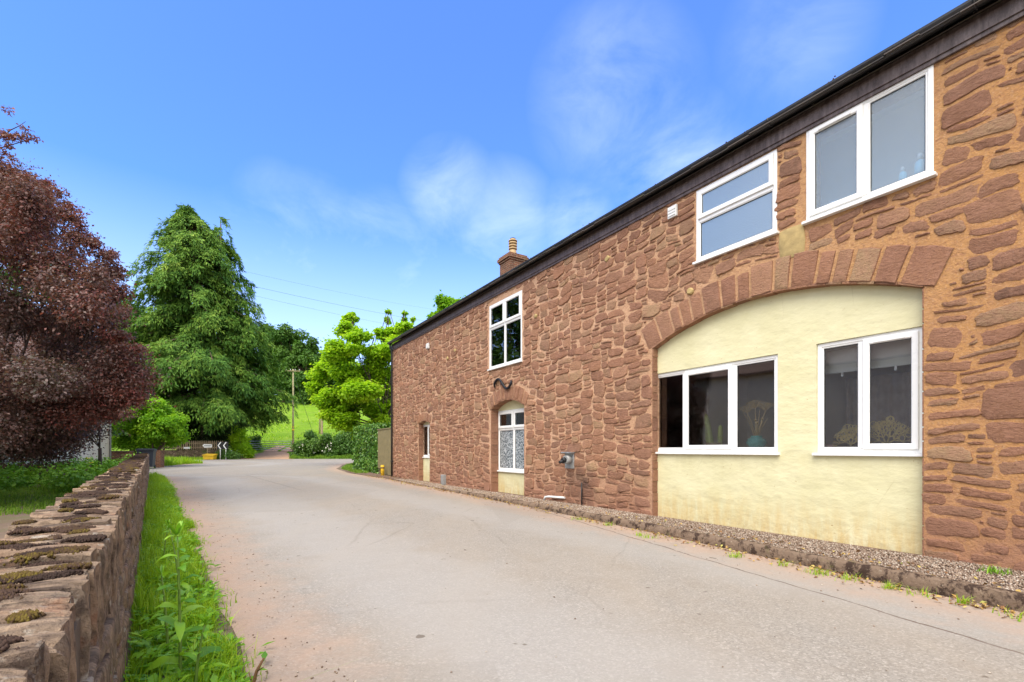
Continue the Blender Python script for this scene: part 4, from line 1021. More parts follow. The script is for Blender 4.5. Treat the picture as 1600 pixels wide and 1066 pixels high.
# tall weeds, one by one
def long_leaf(mb, p, ang, L, W, rise, droop, mi=0):
    n = 7; vs = []; c, s_ = math.cos(ang), math.sin(ang); tw = rnd.uniform(-.5, .5)
    for i in range(n + 1):
        t = i / n; r_ = L * t * (1 - .12 * t); z = L * (rise * t - droop * t * t)
        w = W * (math.sin(math.pi * min(1, t * .92 + .06)) ** .8) * .5 * (1 if i < n else .1)
        wav = math.sin(t * 13 + ang * 3) * .06 * W
        for q in (-1, 0, 1): vs.append((p[0] + c * r_ - s_ * w * q * math.cos(tw), p[1] + s_ * r_ + c * w * q * math.cos(tw), p[2] + z + abs(q) * w * .35 + q * w * math.sin(tw) + wav * q))
    mb.add(vs, [(i * 3 + k, i * 3 + k + 1, (i + 1) * 3 + k + 1, (i + 1) * 3 + k) for i in range(n) for k in (0, 1)], mi, True)
def tall_weed(x, y, h_, leaves, L, W, label, lean=(0, 0), basal=7, group='tall weeds in the verge'):
    r_ = empty('tall_weed', (x, y, gz(x, y)), 0, label, 'weed', group)
    st = MB(); pts = [Vector((lean[0] * t * t, lean[1] * t * t, h_ * t)) for t in [i / 8 for i in range(9)]]
    st.tube(pts, [.0085 * (1 - .75 * i / 8) + .001 for i in range(9)], 7); st.build('stem', M['stem'], r_)
    lf = MB(); ang = rnd.uniform(0, 6.28); tones = []
    def put(*a):
        b = len(lf.v); long_leaf(lf, *a); tones.extend([rnd.random()] * (len(lf.v) - b))
    for i in range(basal): put((0, 0, .01 + .02 * rnd.random()), i * 6.283 / basal + rnd.uniform(-.3, .3), L * rnd.uniform(1.0, 1.4), W * rnd.uniform(1.1, 1.5), rnd.uniform(.5, 1.), rnd.uniform(.5, .8))
    for i in range(leaves):
        t = (i + .6) / leaves; p = pts[0].lerp(pts[-1], t); p = Vector((lean[0] * t * t, lean[1] * t * t, h_ * t)); ang += 2.4 + rnd.uniform(-.3, .3); k = (1.1 - .72 * t)
        put(p, ang, L * k * rnd.uniform(.8, 1.15), W * k * rnd.uniform(.8, 1.15), rnd.uniform(.35, .8), rnd.uniform(.3, .75))
    for i in range(9):
        put(pts[-1] + Vector((rnd.uniform(-.008, .008), rnd.uniform(-.008, .008), -.01)), rnd.uniform(0, 6.28), L * .28, W * .35, 1.4, .2)
    o = lf.build('leaves', M['weed'], r_, recalc=False); a_ = o.data.attributes.new('tone', 'FLOAT', 'POINT'); a_.data.foreach_set('value', np.array(tones, dtype=np.float32))
    return r_
def groundpt(px, py): d = CAM_Z / ((py - 702) / F + .008); return ((px - 800) / F * d, d)
x, y = (282 - 800) / F * 2.42, 2.42
tall_weed(x, y, .80, 24, .21, .062, 'tallest leafy weed with a thick upright stem nearest the camera', (-.03, .02), 9)
tall_weed(-1.95, 2.72, .52, 14, .15, .034, 'shorter narrow leaved weed close against the low wall beside the tallest weed', (-.06, .03), 6)
tall_weed(-2.62, 3.78, .62, 15, .15, .036, 'mid height weed with pale tip standing half way along the grass verge', (-.12, .05), 7)
tall_weed(-1.52, 2.30, .40, 12, .15, .04, 'low bushy weed at the lane edge next to the tallest weed', (.05, .0), 7)
tall_weed(-3.45, 4.75, .42, 12, .12, .03, 'smaller leafy weed farther down the verge', (.02, .03), 6)
v = MB(); v.tube([(0, 0, 0), (.03, .01, .07), (.045, .02, .14), (.075, .03, .20)], [.010, .009, .008, .005], 7); v.tube([(.045, .02, .14), (.09, .0, .17)], [.005, .002], 5); v.tube([(.03, .01, .08), (.0, .03, .13)], [.005, .002], 5)
o = v.build('dead_stalk', M['twigbrown']); o.location = (-1.30, 2.34, gz(0, 2.3)); tag(o, 'broken brown dead stalk at the edge of the verge', 'stalk')
# single tufts along the kerb
tufts = [(905, 813), (950, 822), (1000, 838), (1150, 872), (1225, 885), (1280, 899), (1390, 921), (1505, 945), (1590, 966), (1010, 842), (1330, 908), (1440, 932)]
names = ['first', 'second', 'third', 'fourth', 'fifth', 'sixth', 'seventh', 'eighth', 'ninth', 'tenth', 'eleventh', 'twelfth']
order = sorted(range(len(tufts)), key=lambda i: tufts[i][0])
for i, (px, py) in enumerate(tufts):
    x, y = groundpt(px, py); n = rnd.randint(28, 60); sp = rnd.uniform(.03, .07)
    Pt = np.stack([rng.normal(size=n) * sp, rng.normal(size=n) * sp * .7, np.zeros(n)], 1)
    o = blades('grass_tuft', Pt, .03 + .05 * rng.random(n), .004 + .004 * rng.random(n), M['grass'], None, .8, 2)
    x = min(x, interp(XR, y) - .03); o.location = (x, y, gz(x, y) + .008); tag(o, 'small green grass tuft at the foot of the kerb, %s from the far end' % names[order.index(i)], 'grass tuft', 'grass tufts along the kerb')
x, y = hw(-.62, .30, 0).xy; n = 60
o = blades('grass_tuft', np.stack([rng.normal(size=n) * .06, rng.normal(size=n) * .04, np.zeros(n)], 1), .04 + .06 * rng.random(n), .006 + .004 * rng.random(n), M['weed'], None, .8, 2); o.location = (x, y, .14)
tag(o, 'bright green weed growing out of the gravel at the wall foot', 'grass tuft')

# ================================================================== LOW STONE WALL ON THE LEFT
WD = Vector((-.599, .801)); WN = Vector((.801, .599)); W0 = Vector((wall_x(-3.), -3.))
def wl(s, t, z):
    p = W0 + WD * s + WN * t; return Vector((p.x, p.y, z + gz(p.x, p.y)))
SL = 25.85
lw = empty('low_stone_wall', wl(0, 0, 0), math.atan2(WD.y, WD.x), 'long low brown stone wall with mossy upright coping stones', 'wall')
lwz = lw.location.z
def ll(s, t, z):
    p = W0 + WD * s + WN * t; return Vector((s, -t, z + gz(p.x, p.y) - lwz))
core = MB(); nseg = 26
for i in range(nseg):
    s0, s1 = SL * i / nseg, SL * (i + 1) / nseg
    vs = [ll(s, t, z) for s in (s0, s1) for t in (-.30, -.012) for z in (-.2, .86)]
    fs = [(0, 4, 5, 1), (2, 3, 7, 6), (1, 5, 7, 3)]
    if i == nseg - 1: fs.append((4, 6, 7, 5))
    core.add(vs, fs)
M['wallmortar'] = simple('grey_lime_mortar', (.115, .085, .062), .95, .35, 16, .012)
core.build('mortar_core', M['wallmortar'], lw, recalc=False)
stV.clear(); stF.clear(); stM.clear()
z = -.06
while z < .70:
    hh = rnd.uniform(.055, .12); s = 2.6 + rnd.uniform(0, .2)
    while s < SL - .03:
        L = rnd.uniform(.14, .48); e = min(s + L, SL); zz = z + mnoise.noise(Vector((s, z, 1))) * .012
        p = []
        g = .007
        for (a, b_) in ((s + g, zz + g), (s + L * .33, zz + g * .7), (s + L * .66, zz + g), (e - g, zz + g), (e - g * .7, zz + hh * .5), (e - g, zz + hh - g), (s + L * .66, zz + hh - g * .7), (s + L * .33, zz + hh - g), (s + g, zz + hh - g), (s + g * .7, zz + hh * .5)):
            p.append((a + rnd.uniform(-1, 1) * .007, b_ + rnd.uniform(-1, 1) * .006))
        add_stone(p, rnd.uniform(.004, .022), 0, .25, 1.4, .010); s = e
    z += hh
V = [ll(u, y - .012, zz) for u, y, zz in stV]
w = MB(); w.v = [tuple(p) for p in V]; w.f = [list(f) for f in stF]; w.m = stM[:]; w.sm = [True] * len(stF)
w.build('coursed_stones', M['coping'], lw, recalc=False)
cp = MB(); s = .2; tops = []
while s < SL:
    th = rnd.uniform(.035, .095) * (1.15 if s < 6 else 1); th = min(th, SL - s) if SL - s < .16 else th
    cuts = 11 if s < 6.0 else 5 if s < 10 else 2
    bm = bmesh.new(); bmesh.ops.create_cube(bm, size=1)
    bmesh.ops.subdivide_edges(bm, edges=bm.edges[:], cuts=cuts, use_grid_fill=True)
    top = .935 + rnd.uniform(-.016, .012); out = rnd.uniform(-.022, .006); lft = -.30 - rnd.uniform(0, .03); bot = .70 - rnd.uniform(0, .05)
    sk = rnd.uniform(-.035, .035); tz = rnd.uniform(-.018, .018); lean = rnd.uniform(-.03, .03); sd = rnd.random() * 50; slope = rnd.uniform(-.12, .12)
    for vv in bm.verts:
        q = vv.co; a, b_, c = q.x + .5, q.y + .5, q.z + .5
        S_ = s + .003 + a * (th - .006) + sk * (b_ - .5) + lean * (c - .5); T = lft + b_ * (out - lft); Z = bot + c * (top - bot) + tz * (b_ - .5) * c + slope * (a - .5) * th * c
        n1_ = mnoise.noise(Vector((a * th * 26 + sd, b_ * .9, c * .8))); n2_ = mnoise.noise(Vector((a * th * 75 + sd, b_ * 2.2, c * 2.))); n3_ = mnoise.noise(Vector((S_ * 14 + sd, T * 14, Z * 14)))
        step = round(n1_ * 2.2) / 2.2
        if c > .99: Z += step * .010 + n2_ * .007 + n3_ * .004 - .005 * (max(0, b_ - .86) / .14) ** 2 - .006 * (max(0, abs(a - .5) - .36) / .14) ** 2
        if b_ > .99: T += step * .010 + n2_ * .005 + n3_ * .008 - .004 * (max(0, c - .84) / .16) ** 2
        if a < .01 or a > .99: S_ += n3_ * .006 * (1 if a < .5 else -1)
        vv.co = ll(S_, T, Z)
    bm.verts.index_update(); cp.add([v.co.copy() for v in bm.verts], [[v.index for v in f.verts] for f in bm.faces], 0, True); bm.free()
    tops.append((s, th, top, tz, lft, out)); s += th
cpo = cp.build('coping_stones', M['coping'], lw, recalc=True); cpo.data.set_sharp_from_angle(angle=R(30))
# cushions of moss along the tops
Pm, Sm, Tm = [], [], []
for (s, th, top, tz, lft, out) in tops:
    y_ = (wl(s, 0, 0)).y
    if y_ < .3: continue
    for _ in range(rnd.choice((1, 2, 2, 3, 4))):
        tc = rnd.uniform(lft + .03, out - .05); ln = rnd.uniform(.025, .085); wd = rnd.uniform(.016, .045); sc = s + th * rnd.uniform(.1, .95); tone = rnd.choice((.02, .1, .2, .25, .35, .5, .6)); 
        m_ = int(1500 * ln * wd / .003 * (1.0 if y_ < 2.5 else .45 if y_ < 6 else .16)); gs = .0034 if y_ < 2.5 else .0055 if y_ < 6 else .011
        m_ = max(6, min(m_, 1500))
        for _k in range(m_):
            a, b_ = rnd.gauss(0, .42), rnd.gauss(0, .42); r2 = a * a + b_ * b_
            if r2 > .55 + 1.3 * mnoise.noise(Vector((a * 2.2 + sc * 9, b_ * 2.2, tc * 9))): continue
            t_ = tc + a * ln
            if t_ > out - .012 or t_ < lft: continue
            Pm.append(ll(sc + b_ * wd * 1.3, t_, top + tz * ((t_ - lft) / (out - lft) - .5) - .004 + .010 * max(0, 1 - r2) ** .6 + rnd.uniform(-.003, .003))); Sm.append(gs * rnd.uniform(.7, 1.5)); Tm.append(min(1, max(0, tone + rnd.gauss(0, .09))))
Pm = np.array([tuple(p) for p in Pm]); Sm = np.array(Sm)[:, None] * np.array([[1, 1, 1.25]])
mo = grains('moss', Pm, Sm, M['moss'], lw, tone=np.array(Tm)); mo['kind'] = 'stuff'

# ================================================================== LEFT GARDEN
# lawn strip, bare ground and planted bed
n = 34000; y = 7.8 + 6.5 * rng.random(n); x = np.array([wall_x(q) for q in y]) - .5 - rng.random(n) ** .9 * 9
P = np.stack([x, y, .008 * y], 1); thr = np.array([mnoise.noise(Vector((p[0] * .7, p[1] * .7, 4))) + (.6 if p[1] > 9.3 else -.05) for p in P]); P = P[thr > .0]; n = len(P)
tag(blades('lawn', P, .04 + .07 * rng.random(n), .012 + .008 * rng.random(n), M['lawn'], None, .5, 2), 'patchy lawn behind the low stone wall', 'lawn', kind='stuff')
M['bedleaf'] = leafmat('bed_leaf', [(0, (.055, .15, .015)), (.5, (.13, .31, .022)), (1, (.27, .45, .045))], .3, .5)
pf = []
for i in range(185):
    y = 12.4 + 10. * rnd.random(); x = wall_x(y) - .6 - rnd.random() * (9.5 if y > 14.6 else 7); h_ = rnd.uniform(.28, .52) * (1.1 if y < 20 else 1.3)
    pf.append((x, y, gz(x, y) + h_ * .55, rnd.uniform(.35, .65), rnd.uniform(.35, .65), h_ * .62))
tag(crown('flower_bed', pf, 54000, .10, M['bedleaf'], None, .7, .35, .2, .62), 'dense bed of leafy green border plants behind the low wall', 'border plants', kind='stuff')
M['flower'] = simple('yellow_petal', (.80, .62, .04), .6, .1, 30, .001)
for i, (px, py) in enumerate(((62, 734), (138, 721), (142, 728), (154, 732))):
    d = 14.4 + i * .4; p = at(px, py - 4, d); v = MB()
    v.tube([(0, 0, -.35), (0, 0, 0)], .006, 5, 1)
    for k in range(7):
        a = k * .897; v.add([(0, 0, 0), (.05 * math.cos(a - .35), .05 * math.sin(a - .35), .02), (.10 * math.cos(a), .10 * math.sin(a), .035), (.05 * math.cos(a + .35), .05 * math.sin(a + .35), .02)], [(0, 1, 2, 3)])
    o = v.build('yellow_flower', [M['flower'], M['stem']]); o.location = p
    tag(o, ['large yellow flower standing alone at the left end of the green bed', 'yellow flower under the plum tree nearest the thin trunk', 'yellow flower just below another in the middle of the bed', 'yellow flower low at the right end of the bed'][i], 'flower', 'yellow flowers in the bed')

# purple leaved trees
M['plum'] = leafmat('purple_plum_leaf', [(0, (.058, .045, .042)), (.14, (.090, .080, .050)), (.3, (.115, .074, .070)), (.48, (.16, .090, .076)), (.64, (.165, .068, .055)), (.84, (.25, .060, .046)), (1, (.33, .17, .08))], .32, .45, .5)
M['plumtwig'] = m_bark('plum_bark', (.055, .04, .035), (.11, .085, .075))
def plum(label, base, puffs, n, leaf, trunk_r, twigs=60, loose=(), hot=9999):
    r_ = empty('purple_plum_tree', base, 0, label, 'tree', 'purple leaved trees in the garden')
    bl = Vector(base); tr = MB()
    pl = [(Vector(p[:3]) - bl) for p in puffs]
    zt = min(1.6, max(.9, sum(p.z for p in pl) / len(pl) * .35))
    tr.tube([(0, 0, -.1), (.02, .01, zt * .5), (.0, .03, zt)], [trunk_r * 1.2, trunk_r, trunk_r * .85], 10)
    top = Vector((0, .03, zt))
    for a, b_ in loose: br = MB(); limb(br, Vector(a) - bl, Vector(b_) - bl, .018, .004, .06, 5, 5); br.build('branch', M['plumtwig'], r_)
    for p in [q for q in pl if (q + bl).z < 6.4][::6]: limb(tr, top, p, trunk_r * .26, .008, .12, 6, 6)
    for k in range(twigs):
        i = rnd.randrange(len(pl)); p = pl[i]; rr = puffs[i][3]; d = Vector((rnd.gauss(0, 1), rnd.gauss(0, 1), rnd.gauss(.3, 1))).normalized(); limb(tr, p, p + d * rr * 1.05, .012, .003, .1, 4, 3)
    tr.build('trunk', M['plumtwig'], r_)
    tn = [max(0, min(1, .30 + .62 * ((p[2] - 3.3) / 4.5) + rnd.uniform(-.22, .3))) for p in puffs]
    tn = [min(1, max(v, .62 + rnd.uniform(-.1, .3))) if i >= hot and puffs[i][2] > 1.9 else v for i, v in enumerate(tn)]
    loc = [(p.x, p.y, p.z, q[3], q[4], q[5]) for p, q in zip(pl, puffs)]
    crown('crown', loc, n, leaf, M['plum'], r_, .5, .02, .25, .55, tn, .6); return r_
pf = []
D0 = 10.2
def inside_big(px, py):
    # outline of the nearer crown as it stands in the garden
    e = [(165, -70), (230, -50), (265, -15), (285, 62), (330, 108), (375, 140), (420, 175), (470, 185), (520, 195), (560, 205), (620, 200), (660, 165), (700, 120), (735, 60)]
    if py < 165 or py > 738: return False
    return px < interp(e, py)
tries = 0
while len(pf) < 150 and tries < 6000:
    tries += 1; py = rnd.uniform(175, 725); px = rnd.uniform(-260, 200); d = D0 + rnd.uniform(-1.9, 1.9)
    rp = rnd.uniform(20, 40)
    if not inside_big(px + rp * .8, py): continue
    if py < 250 and rnd.random() < .7: continue
    p = at(px, py, d); r_ = rp * d / F
    if p.z < .9: continue
    pf.append((p.x, p.y, p.z, r_ * 1.1, r_ * 1.1, r_ * .85))
hot0 = len(pf)
for k in range(130):
    py = rnd.uniform(262, 650); px = interp([(165, -70), (230, -50), (265, -15), (285, 62), (330, 108), (375, 140), (420, 175), (470, 185), (520, 195), (560, 208), (620, 204), (660, 168)], py) + rnd.uniform(-34, 16); p = at(px, py, D0 + rnd.uniform(-.6, .3)); r_ = rnd.uniform(5, 11) * D0 / F; pf.append((p.x, p.y, p.z, r_ * 1.3, r_, r_ * .7))
for px, py, rp in ((2, 235, 7), (-10, 248, 9), (14, 228, 5), (20, 246, 4), (-14, 225, 9), (10, 212, 9), (28, 214, 7), (42, 216, 6), (55, 215, 5), (38, 202, 5), (-8, 208, 10), (8, 262, 6), (18, 268, 5), (-5, 268, 8), (12, 172, 5), (55, 300, 16), (75, 285, 8), (92, 300, 9), (105, 335, 14), (120, 372, 14), (145, 380, 10), (180, 415, 10), (150, 430, 24), (178, 455, 18), (2, 300, 26), (22, 330, 24), (-8, 345, 30), (15, 372, 24), (-25, 310, 30), (48, 352, 20), (15, 700, 30), (-20, 690, 40), (45, 690, 24), (30, 660, 34), (75, 665, 28), (110, 650, 30), (60, 620, 36), (120, 610, 34), (150, 640, 26), (20, 610, 36), (165, 610, 28), (200, 560, 26), (218, 590, 22), (205, 620, 24)):
    p = at(px, py, D0 - .3); r_ = rp * D0 / F; pf.append((p.x, p.y, p.z, r_ * 1.2, r_ * 1.2, r_ * .8))
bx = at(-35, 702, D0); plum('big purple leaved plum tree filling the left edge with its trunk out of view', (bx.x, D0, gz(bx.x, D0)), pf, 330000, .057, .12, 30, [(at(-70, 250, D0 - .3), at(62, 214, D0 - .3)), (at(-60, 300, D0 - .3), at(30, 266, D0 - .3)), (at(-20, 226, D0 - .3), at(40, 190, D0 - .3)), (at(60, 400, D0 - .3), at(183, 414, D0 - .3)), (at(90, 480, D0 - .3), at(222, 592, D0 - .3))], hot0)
pf = []
while len(pf) < 34:
    px = rnd.uniform(45, 195); py = rnd.uniform(500, 690); d = 16.2 + rnd.uniform(-1.1, 1.1); rp = rnd.uniform(18, 30)
    if (px - 120) ** 2 / 80 ** 2 + (py - 590) ** 2 / 98 ** 2 > 1: continue
    p = at(px, py, d); r_ = rp * d / F; pf.append((p.x, p.y, p.z, r_ * 1.15, r_ * 1.15, r_ * .8))
b_ = at(155, 702, 16.2); plum('slim purple leaved tree with a thin dark trunk in front of the pale house corner', (b_.x, 16.2, gz(0, 16.2)), pf, 60000, .075, .055, 12)

# pale house across the garden
C0 = Vector((-21.8, 26.)); HD = Vector((.4045, -.9146)); HN = Vector((.9146, .4045))
ph = empty('pale_cottage', (C0.x, C0.y, gz(0, 26)), math.atan2(HD.y, HD.x), 'pale roughcast cottage behind the purple trees', 'house')
w = MB(); Lh = 30.
def flat(mb, y):   # local: x along HD, y = +left of HD = HN
    holes = []
    for x in (13.0, 18.0, 23.): holes += [[(x, 2.95), (x, 3.95), (x + 1.1, 3.95), (x + 1.1, 2.95)], [(x, .9), (x, 2.1), (x + 1.2, 2.1), (x + 1.2, .9)]]
    flat_with_holes(mb, [(0, -.3), (Lh, -.3), (Lh, 4.45), (0, 4.45)], holes, y, 0, .16); return holes
hol = flat(w, 0.)
w.box((0, -6.5, -.3), (Lh, -6.3, 4.45)); w.box((.001, -6.3, -.3), (.25, -.001, 4.45)); w.box((Lh - .25, -6.3, -.3), (Lh - .001, -.001, 4.45))
for x in (.001, Lh - .25): w.add([(xx, y, z) for xx in (x, x + .249) for y, z in ((-6.5, 4.45), (-.001, 4.45), (-3.25, 6.9))], [(0, 1, 2), (5, 4, 3), (1, 4, 5, 2), (2, 5, 3, 0)])
w.build('wall', M['opposite'], ph, recalc=False)
r2 = MB()
for sgn in (0, 1):
    vs = [(-.2, .3, 4.32), (Lh + .2, .3, 4.32), (Lh + .2, -3.25, 7.0), (-.2, -3.25, 7.0)]
    if sgn: vs = [(x, -6.5 - y, z) for x, y, z in vs]
    r2.add(vs + [(x, y, z + .09) for x, y, z in vs], [(0, 1, 2, 3), (4, 5, 6, 7), (0, 1, 5, 4), (1, 2, 6, 5), (2, 3, 7, 6), (3, 0, 4, 7)])
r2.build('roof', M['paleroof'], ph)
for h_ in hol:
    u0, z0, u1, z1 = h_[0][0], h_[0][1], h_[2][0], h_[1][1]; f = MB(); f.ring((u0, z0, u1, z1), (u0 + .07, z0 + .07, u1 - .07, z1 - .07), -.13, -.07, .006)
    f.box((u0 + .07, -.12, (z0 + z1) / 2 - .025), (u1 - .07, -.08, (z0 + z1) / 2 + .025)); f.box(((u0 + u1) / 2 - .03, -.121, z0 + .07), ((u0 + u1) / 2 + .03, -.079, z1 - .07))
    fo = f.build('window', M['upvc'], ph); p = MB(); p.box((u0 + .06, -.105, z0 + .06), (u1 - .06, -.10, z1 - .06)); p.build('pane', M['glass'], fo)
i2 = MB(); i2.box((.3, -6.2, -.1), (Lh - .3, -1.2, 4.4)); i2.build('interior_rooms', M['curtain'], ph)
v = MB(); v.tube([(.08, .06, -.05), (.08, .06, 4.3)], .045, 10); v.build('downpipe', M['greyplastic'], ph)

# ================================================================== FAR SIDE OF THE JUNCTION
def shrub(name, label, base, puffs, n, leaf, mat, cat='shrub', group=None, up=.6, inner=.35, stems=6, aspect=.62, bark=None, droop=.25, tr=.03, part='foliage'):
    r_ = empty(name, base, 0, label, cat, group); b = Vector(base)
    loc = [(p[0] - b.x, p[1] - b.y, p[2] - b.z, p[3], p[4], p[5]) for p in puffs]
    s = MB()
    for k in range(stems):
        p = loc[rnd.randrange(len(loc))]; limb(s, (rnd.uniform(-.25, .25), rnd.uniform(-.2, .2), -.1), p[:3], tr, tr * .25, .1, 6, 5)
    s.build('stems', bark or M['bark'], r_)
    crown(part, loc, n, leaf, mat, r_, up, inner, droop, aspect); return r_
def px_puffs(lst, d, dj=.8, sq=1.):
    out = []
    for px, py, rp in lst:
        dd = d + rnd.uniform(-dj, dj); p = at(px, py, dd); r_ = rp * dd / F; out.append((p.x, p.y, p.z, r_ * 1.1, r_ * 1.1, r_ * sq))
    return out
def split(pf, k=5, f=.5):
    out = []
    for x, y, z, a, b_, c in pf:
        for _ in range(k):
            d = Vector((rnd.gauss(0, 1), rnd.gauss(0, 1), rnd.gauss(0, 1))).normalized() * rnd.random() ** .4 * .85
            q = f * rnd.uniform(.7, 1.2); out.append((x + d.x * a, y + d.y * b_, z + d.z * c, a * q, b_ * q, c * q * .95))
    return out
def blob(px, py, rx, ry, n, r0, r1, d, dj, sq=.85):
    out = []
    while len(out) < n:
        a, b_ = rnd.uniform(-1, 1), rnd.uniform(-1, 1)
        if a * a + b_ * b_ > 1: continue
        out += px_puffs([(px + a * rx, py + b_ * ry, rnd.uniform(r0, r1))], d, dj * math.sqrt(max(.05, 1 - a * a - b_ * b_)), sq)
    return out
M['lime'] = leafmat('lime_green_leaf', [(0, (.08, .21, .012)), (.4, (.17, .38, .016)), (.75, (.29, .51, .025)), (1, (.42, .58, .05))], .5, .5)
M['maple'] = leafmat('sycamore_leaf', [(0, (.12, .28, .010)), (.35, (.25, .46, .014)), (.7, (.40, .62, .025)), (1, (.58, .70, .08))], .55, .5)
M['oak'] = leafmat('oak_leaf', [(0, (.032, .090, .014)), (.5, (.070, .160, .022)), (1, (.14, .25, .04))], .25, .6)
M['darkleaf'] = leafmat('dark_hedge_leaf', [(0, (.03, .085, .012)), (.5, (.07, .17, .022)), (.9, (.15, .27, .04)), (1, (.24, .36, .07))], .25, .45, .4)
M['laurel'] = leafmat('clipped_hedge_leaf', [(0, (.03, .09, .010)), (.5, (.085, .205, .022)), (.85, (.20, .36, .05)), (1, (.42, .52, .15))], .25, .38, .5)
M['ivy'] = leafmat('understorey_leaf', [(0, (.012, .030, .008)), (.6, (.025, .055, .012)), (1, (.06, .10, .02))], .15, .6)  # leaf colour darkened to carry the shade under the conifer crown

# lime green bush by the bin
d = 28.; pf = blob(228, 664, 48, 32, 42, 11, 19, d, 1.6) + px_puffs([(283, 678, 9), (290, 684, 6), (275, 670, 9), (262, 690, 11), (180, 650, 14), (186, 690, 14), (215, 636, 12), (240, 634, 11)], d, .6)
pf = split(pf, 4, .6)
b_ = at(228, 702, d); shrub('lime_green_bush', 'rounded lime green bush overhanging the dark wheelie bin', (b_.x, d, gz(0, d)), pf, 44000, .14, M['lime'], 'bush', None, .8, .45, 12, .6, tr=.05)
# wheelie bin
wb = empty('wheelie_bin', (at(229, 702, 25.4).x, 25.4, gz(0, 25.4) + .006), R(28), 'dark grey wheeled bin standing past the end of the low wall', 'bin')
v = MB(); vs = [(a * (.30 + .06 * k), b_ * (.34 + .08 * k), .12 + .88 * k) for k in (0, 1) for a, b_ in ((-1, -1), (1, -1), (1, 1), (-1, 1))]
v.add(vs, [(0, 3, 2, 1), (4, 5, 6, 7), (0, 1, 5, 4), (1, 2, 6, 5), (2, 3, 7, 6), (3, 0, 4, 7)]); v.box((-.38, -.44, .94), (.38, .44, 1.0), 0, .012); v.box((-.29, -.36, .3), (.29, -.345, .8), 0, .02)
v.build('body', M['darkplastic'], wb)
v = MB(); v.box((-.40, -.47, 1.002), (.40, .45, 1.05), 0, .02); v.box((-.33, -.36, 1.0505), (.33, .36, 1.075), 0, .012); v.build('lid', M['darkplastic'], wb)
v = MB(); v.tube([(-.34, .50, .98), (.34, .50, .98)], .018, 8); v.build('handle', M['darkplastic'], wb)
for sx in (-1, 1): v = MB(); v.tube([(sx * .27, .36, .10), (sx * .34, .36, .10)], .10, 18); v.build('wheel', M['blackplastic'], wb)
# low wall with grey coping and a brick pier behind the bin
def wallbox(name, label, a, b_, h_, th, mat, capmat, cap=.06, over=.03):
    a, b_ = Vector(a), Vector(b_); L = (b_ - a).length; r_ = empty(name, (a.x, a.y, gz(a.x, a.y)), math.atan2(b_.y - a.y, b_.x - a.x), label, 'wall')
    v = MB(); v.box((0, -th / 2, -.2), (L, th / 2, h_), 0, .015); v.build('masonry', mat, r_)
    v = MB(); v.box((-over, -th / 2 - over, h_ + .001), (L + over, th / 2 + over, h_ + cap), 0, .012); v.build('coping', capmat, r_); return r_
M['rubblefar'] = m_opposite(); 
def m_rubble():
    t = NT('grey_brown_rubble'); o = t.obj(); vv = t.vor(t.mapping(o, (1, 1, 1.7)), 4.5); e = t.vor(t.mapping(o, (1, 1, 1.7)), 4.5, 'DISTANCE_TO_EDGE').outputs['Distance']
    c = t.ramp(t.sep(vv.outputs['Color'])[0], [(0, (.12, .085, .06)), (.5, (.20, .145, .10)), (1, (.28, .20, .145))]); c = t.mix(t.ramp(e, [(.03, 1.), (.09, 0.)]), c, (.09, .07, .05))
    c = t.mix(t.ramp(t.noise(o, 1.5, 5, .7), [(.5, 0.), (.66, .7)]), c, (.09, .13, .03))
    return t.out(t.bsdf(c, .95, t.bump(t.math('ADD', e, t.noise(o, 20, 4)), .8, .05), .1))
M['rubblefar'] = m_rubble()
p = at(205, 702, 26.6); q = at(95, 702, 27.6); wallbox('garden_wall', 'short garden wall with pale flat coping behind the bin', (p.x, 26.6, 0), (q.x, 27.6, 0), .88, .25, M['brick'], M['kerb'])
p = at(249, 702, 27.0); wallbox('brick_pier', 'short brick gate pier just right of the bin', (p.x - .16, 27., 0), (p.x + .16, 27.02, 0), .92, .34, M['brick'], M['brick'], .05, .01)
# grassy mound on the corner past the bin
n = 9000; y = 28.9 + 6.5 * rng.random(n); xl = np.array([interp(XL, k) for k in y]); x = xl + np.array([.9 * mnoise.noise(Vector((k * .9, 0, 1))) for k in y]) - 5.5 * rng.random(n) ** 1.2
P = np.stack([x, y, .008 * y], 1); tag(blades('corner_grass', P, (.12 + .36 * rng.random(n)) * np.array([1 + 1.2 * mnoise.noise(Vector((a * .7, b_ * .7, 5))) for a, b_ in zip(x, y)]), .03 + .02 * rng.random(n), M['grass'], None, .5, 3), 'tall bright grass on the corner beside the brick pier', 'grass', kind='stuff')
n = 9000; y = 38.5 + 5.2 * rng.random(n); xl = np.array([interp(XL, k) for k in y]); x = -34.5 + 8.6 * rng.random(n); k = x < -24.9 - .0 * y; x, y = x[k], y[k]
k = (y > 41.6); x, y = x[k], y[k]; n = len(x)
tag(blades('far_verge_grass', np.stack([x, y, .008 * y], 1), .12 + .2 * rng.random(n), .04 + .02 * rng.random(n), M['grass'], None, .5, 2), 'grass verge at the foot of the far stone wall', 'grass', kind='stuff')
# right corner grass in front of the hedge
n = 14000; y = 21.2 + 14.5 * rng.random(n); xr = np.array([interp(XR, k) for k in y]); x = xr + .25 + rng.random(n) * 2.6; P = np.stack([x, y, .008 * y], 1); k = patchy(P, .9, -.35); P = P[k]; n = len(P)
tag(blades('hedge_verge_grass', P, .05 + .10 * rng.random(n), .018 + .012 * rng.random(n), M['lawn'], None, .6, 2), 'short grass on the corner in front of the clipped hedge', 'grass', kind='stuff')

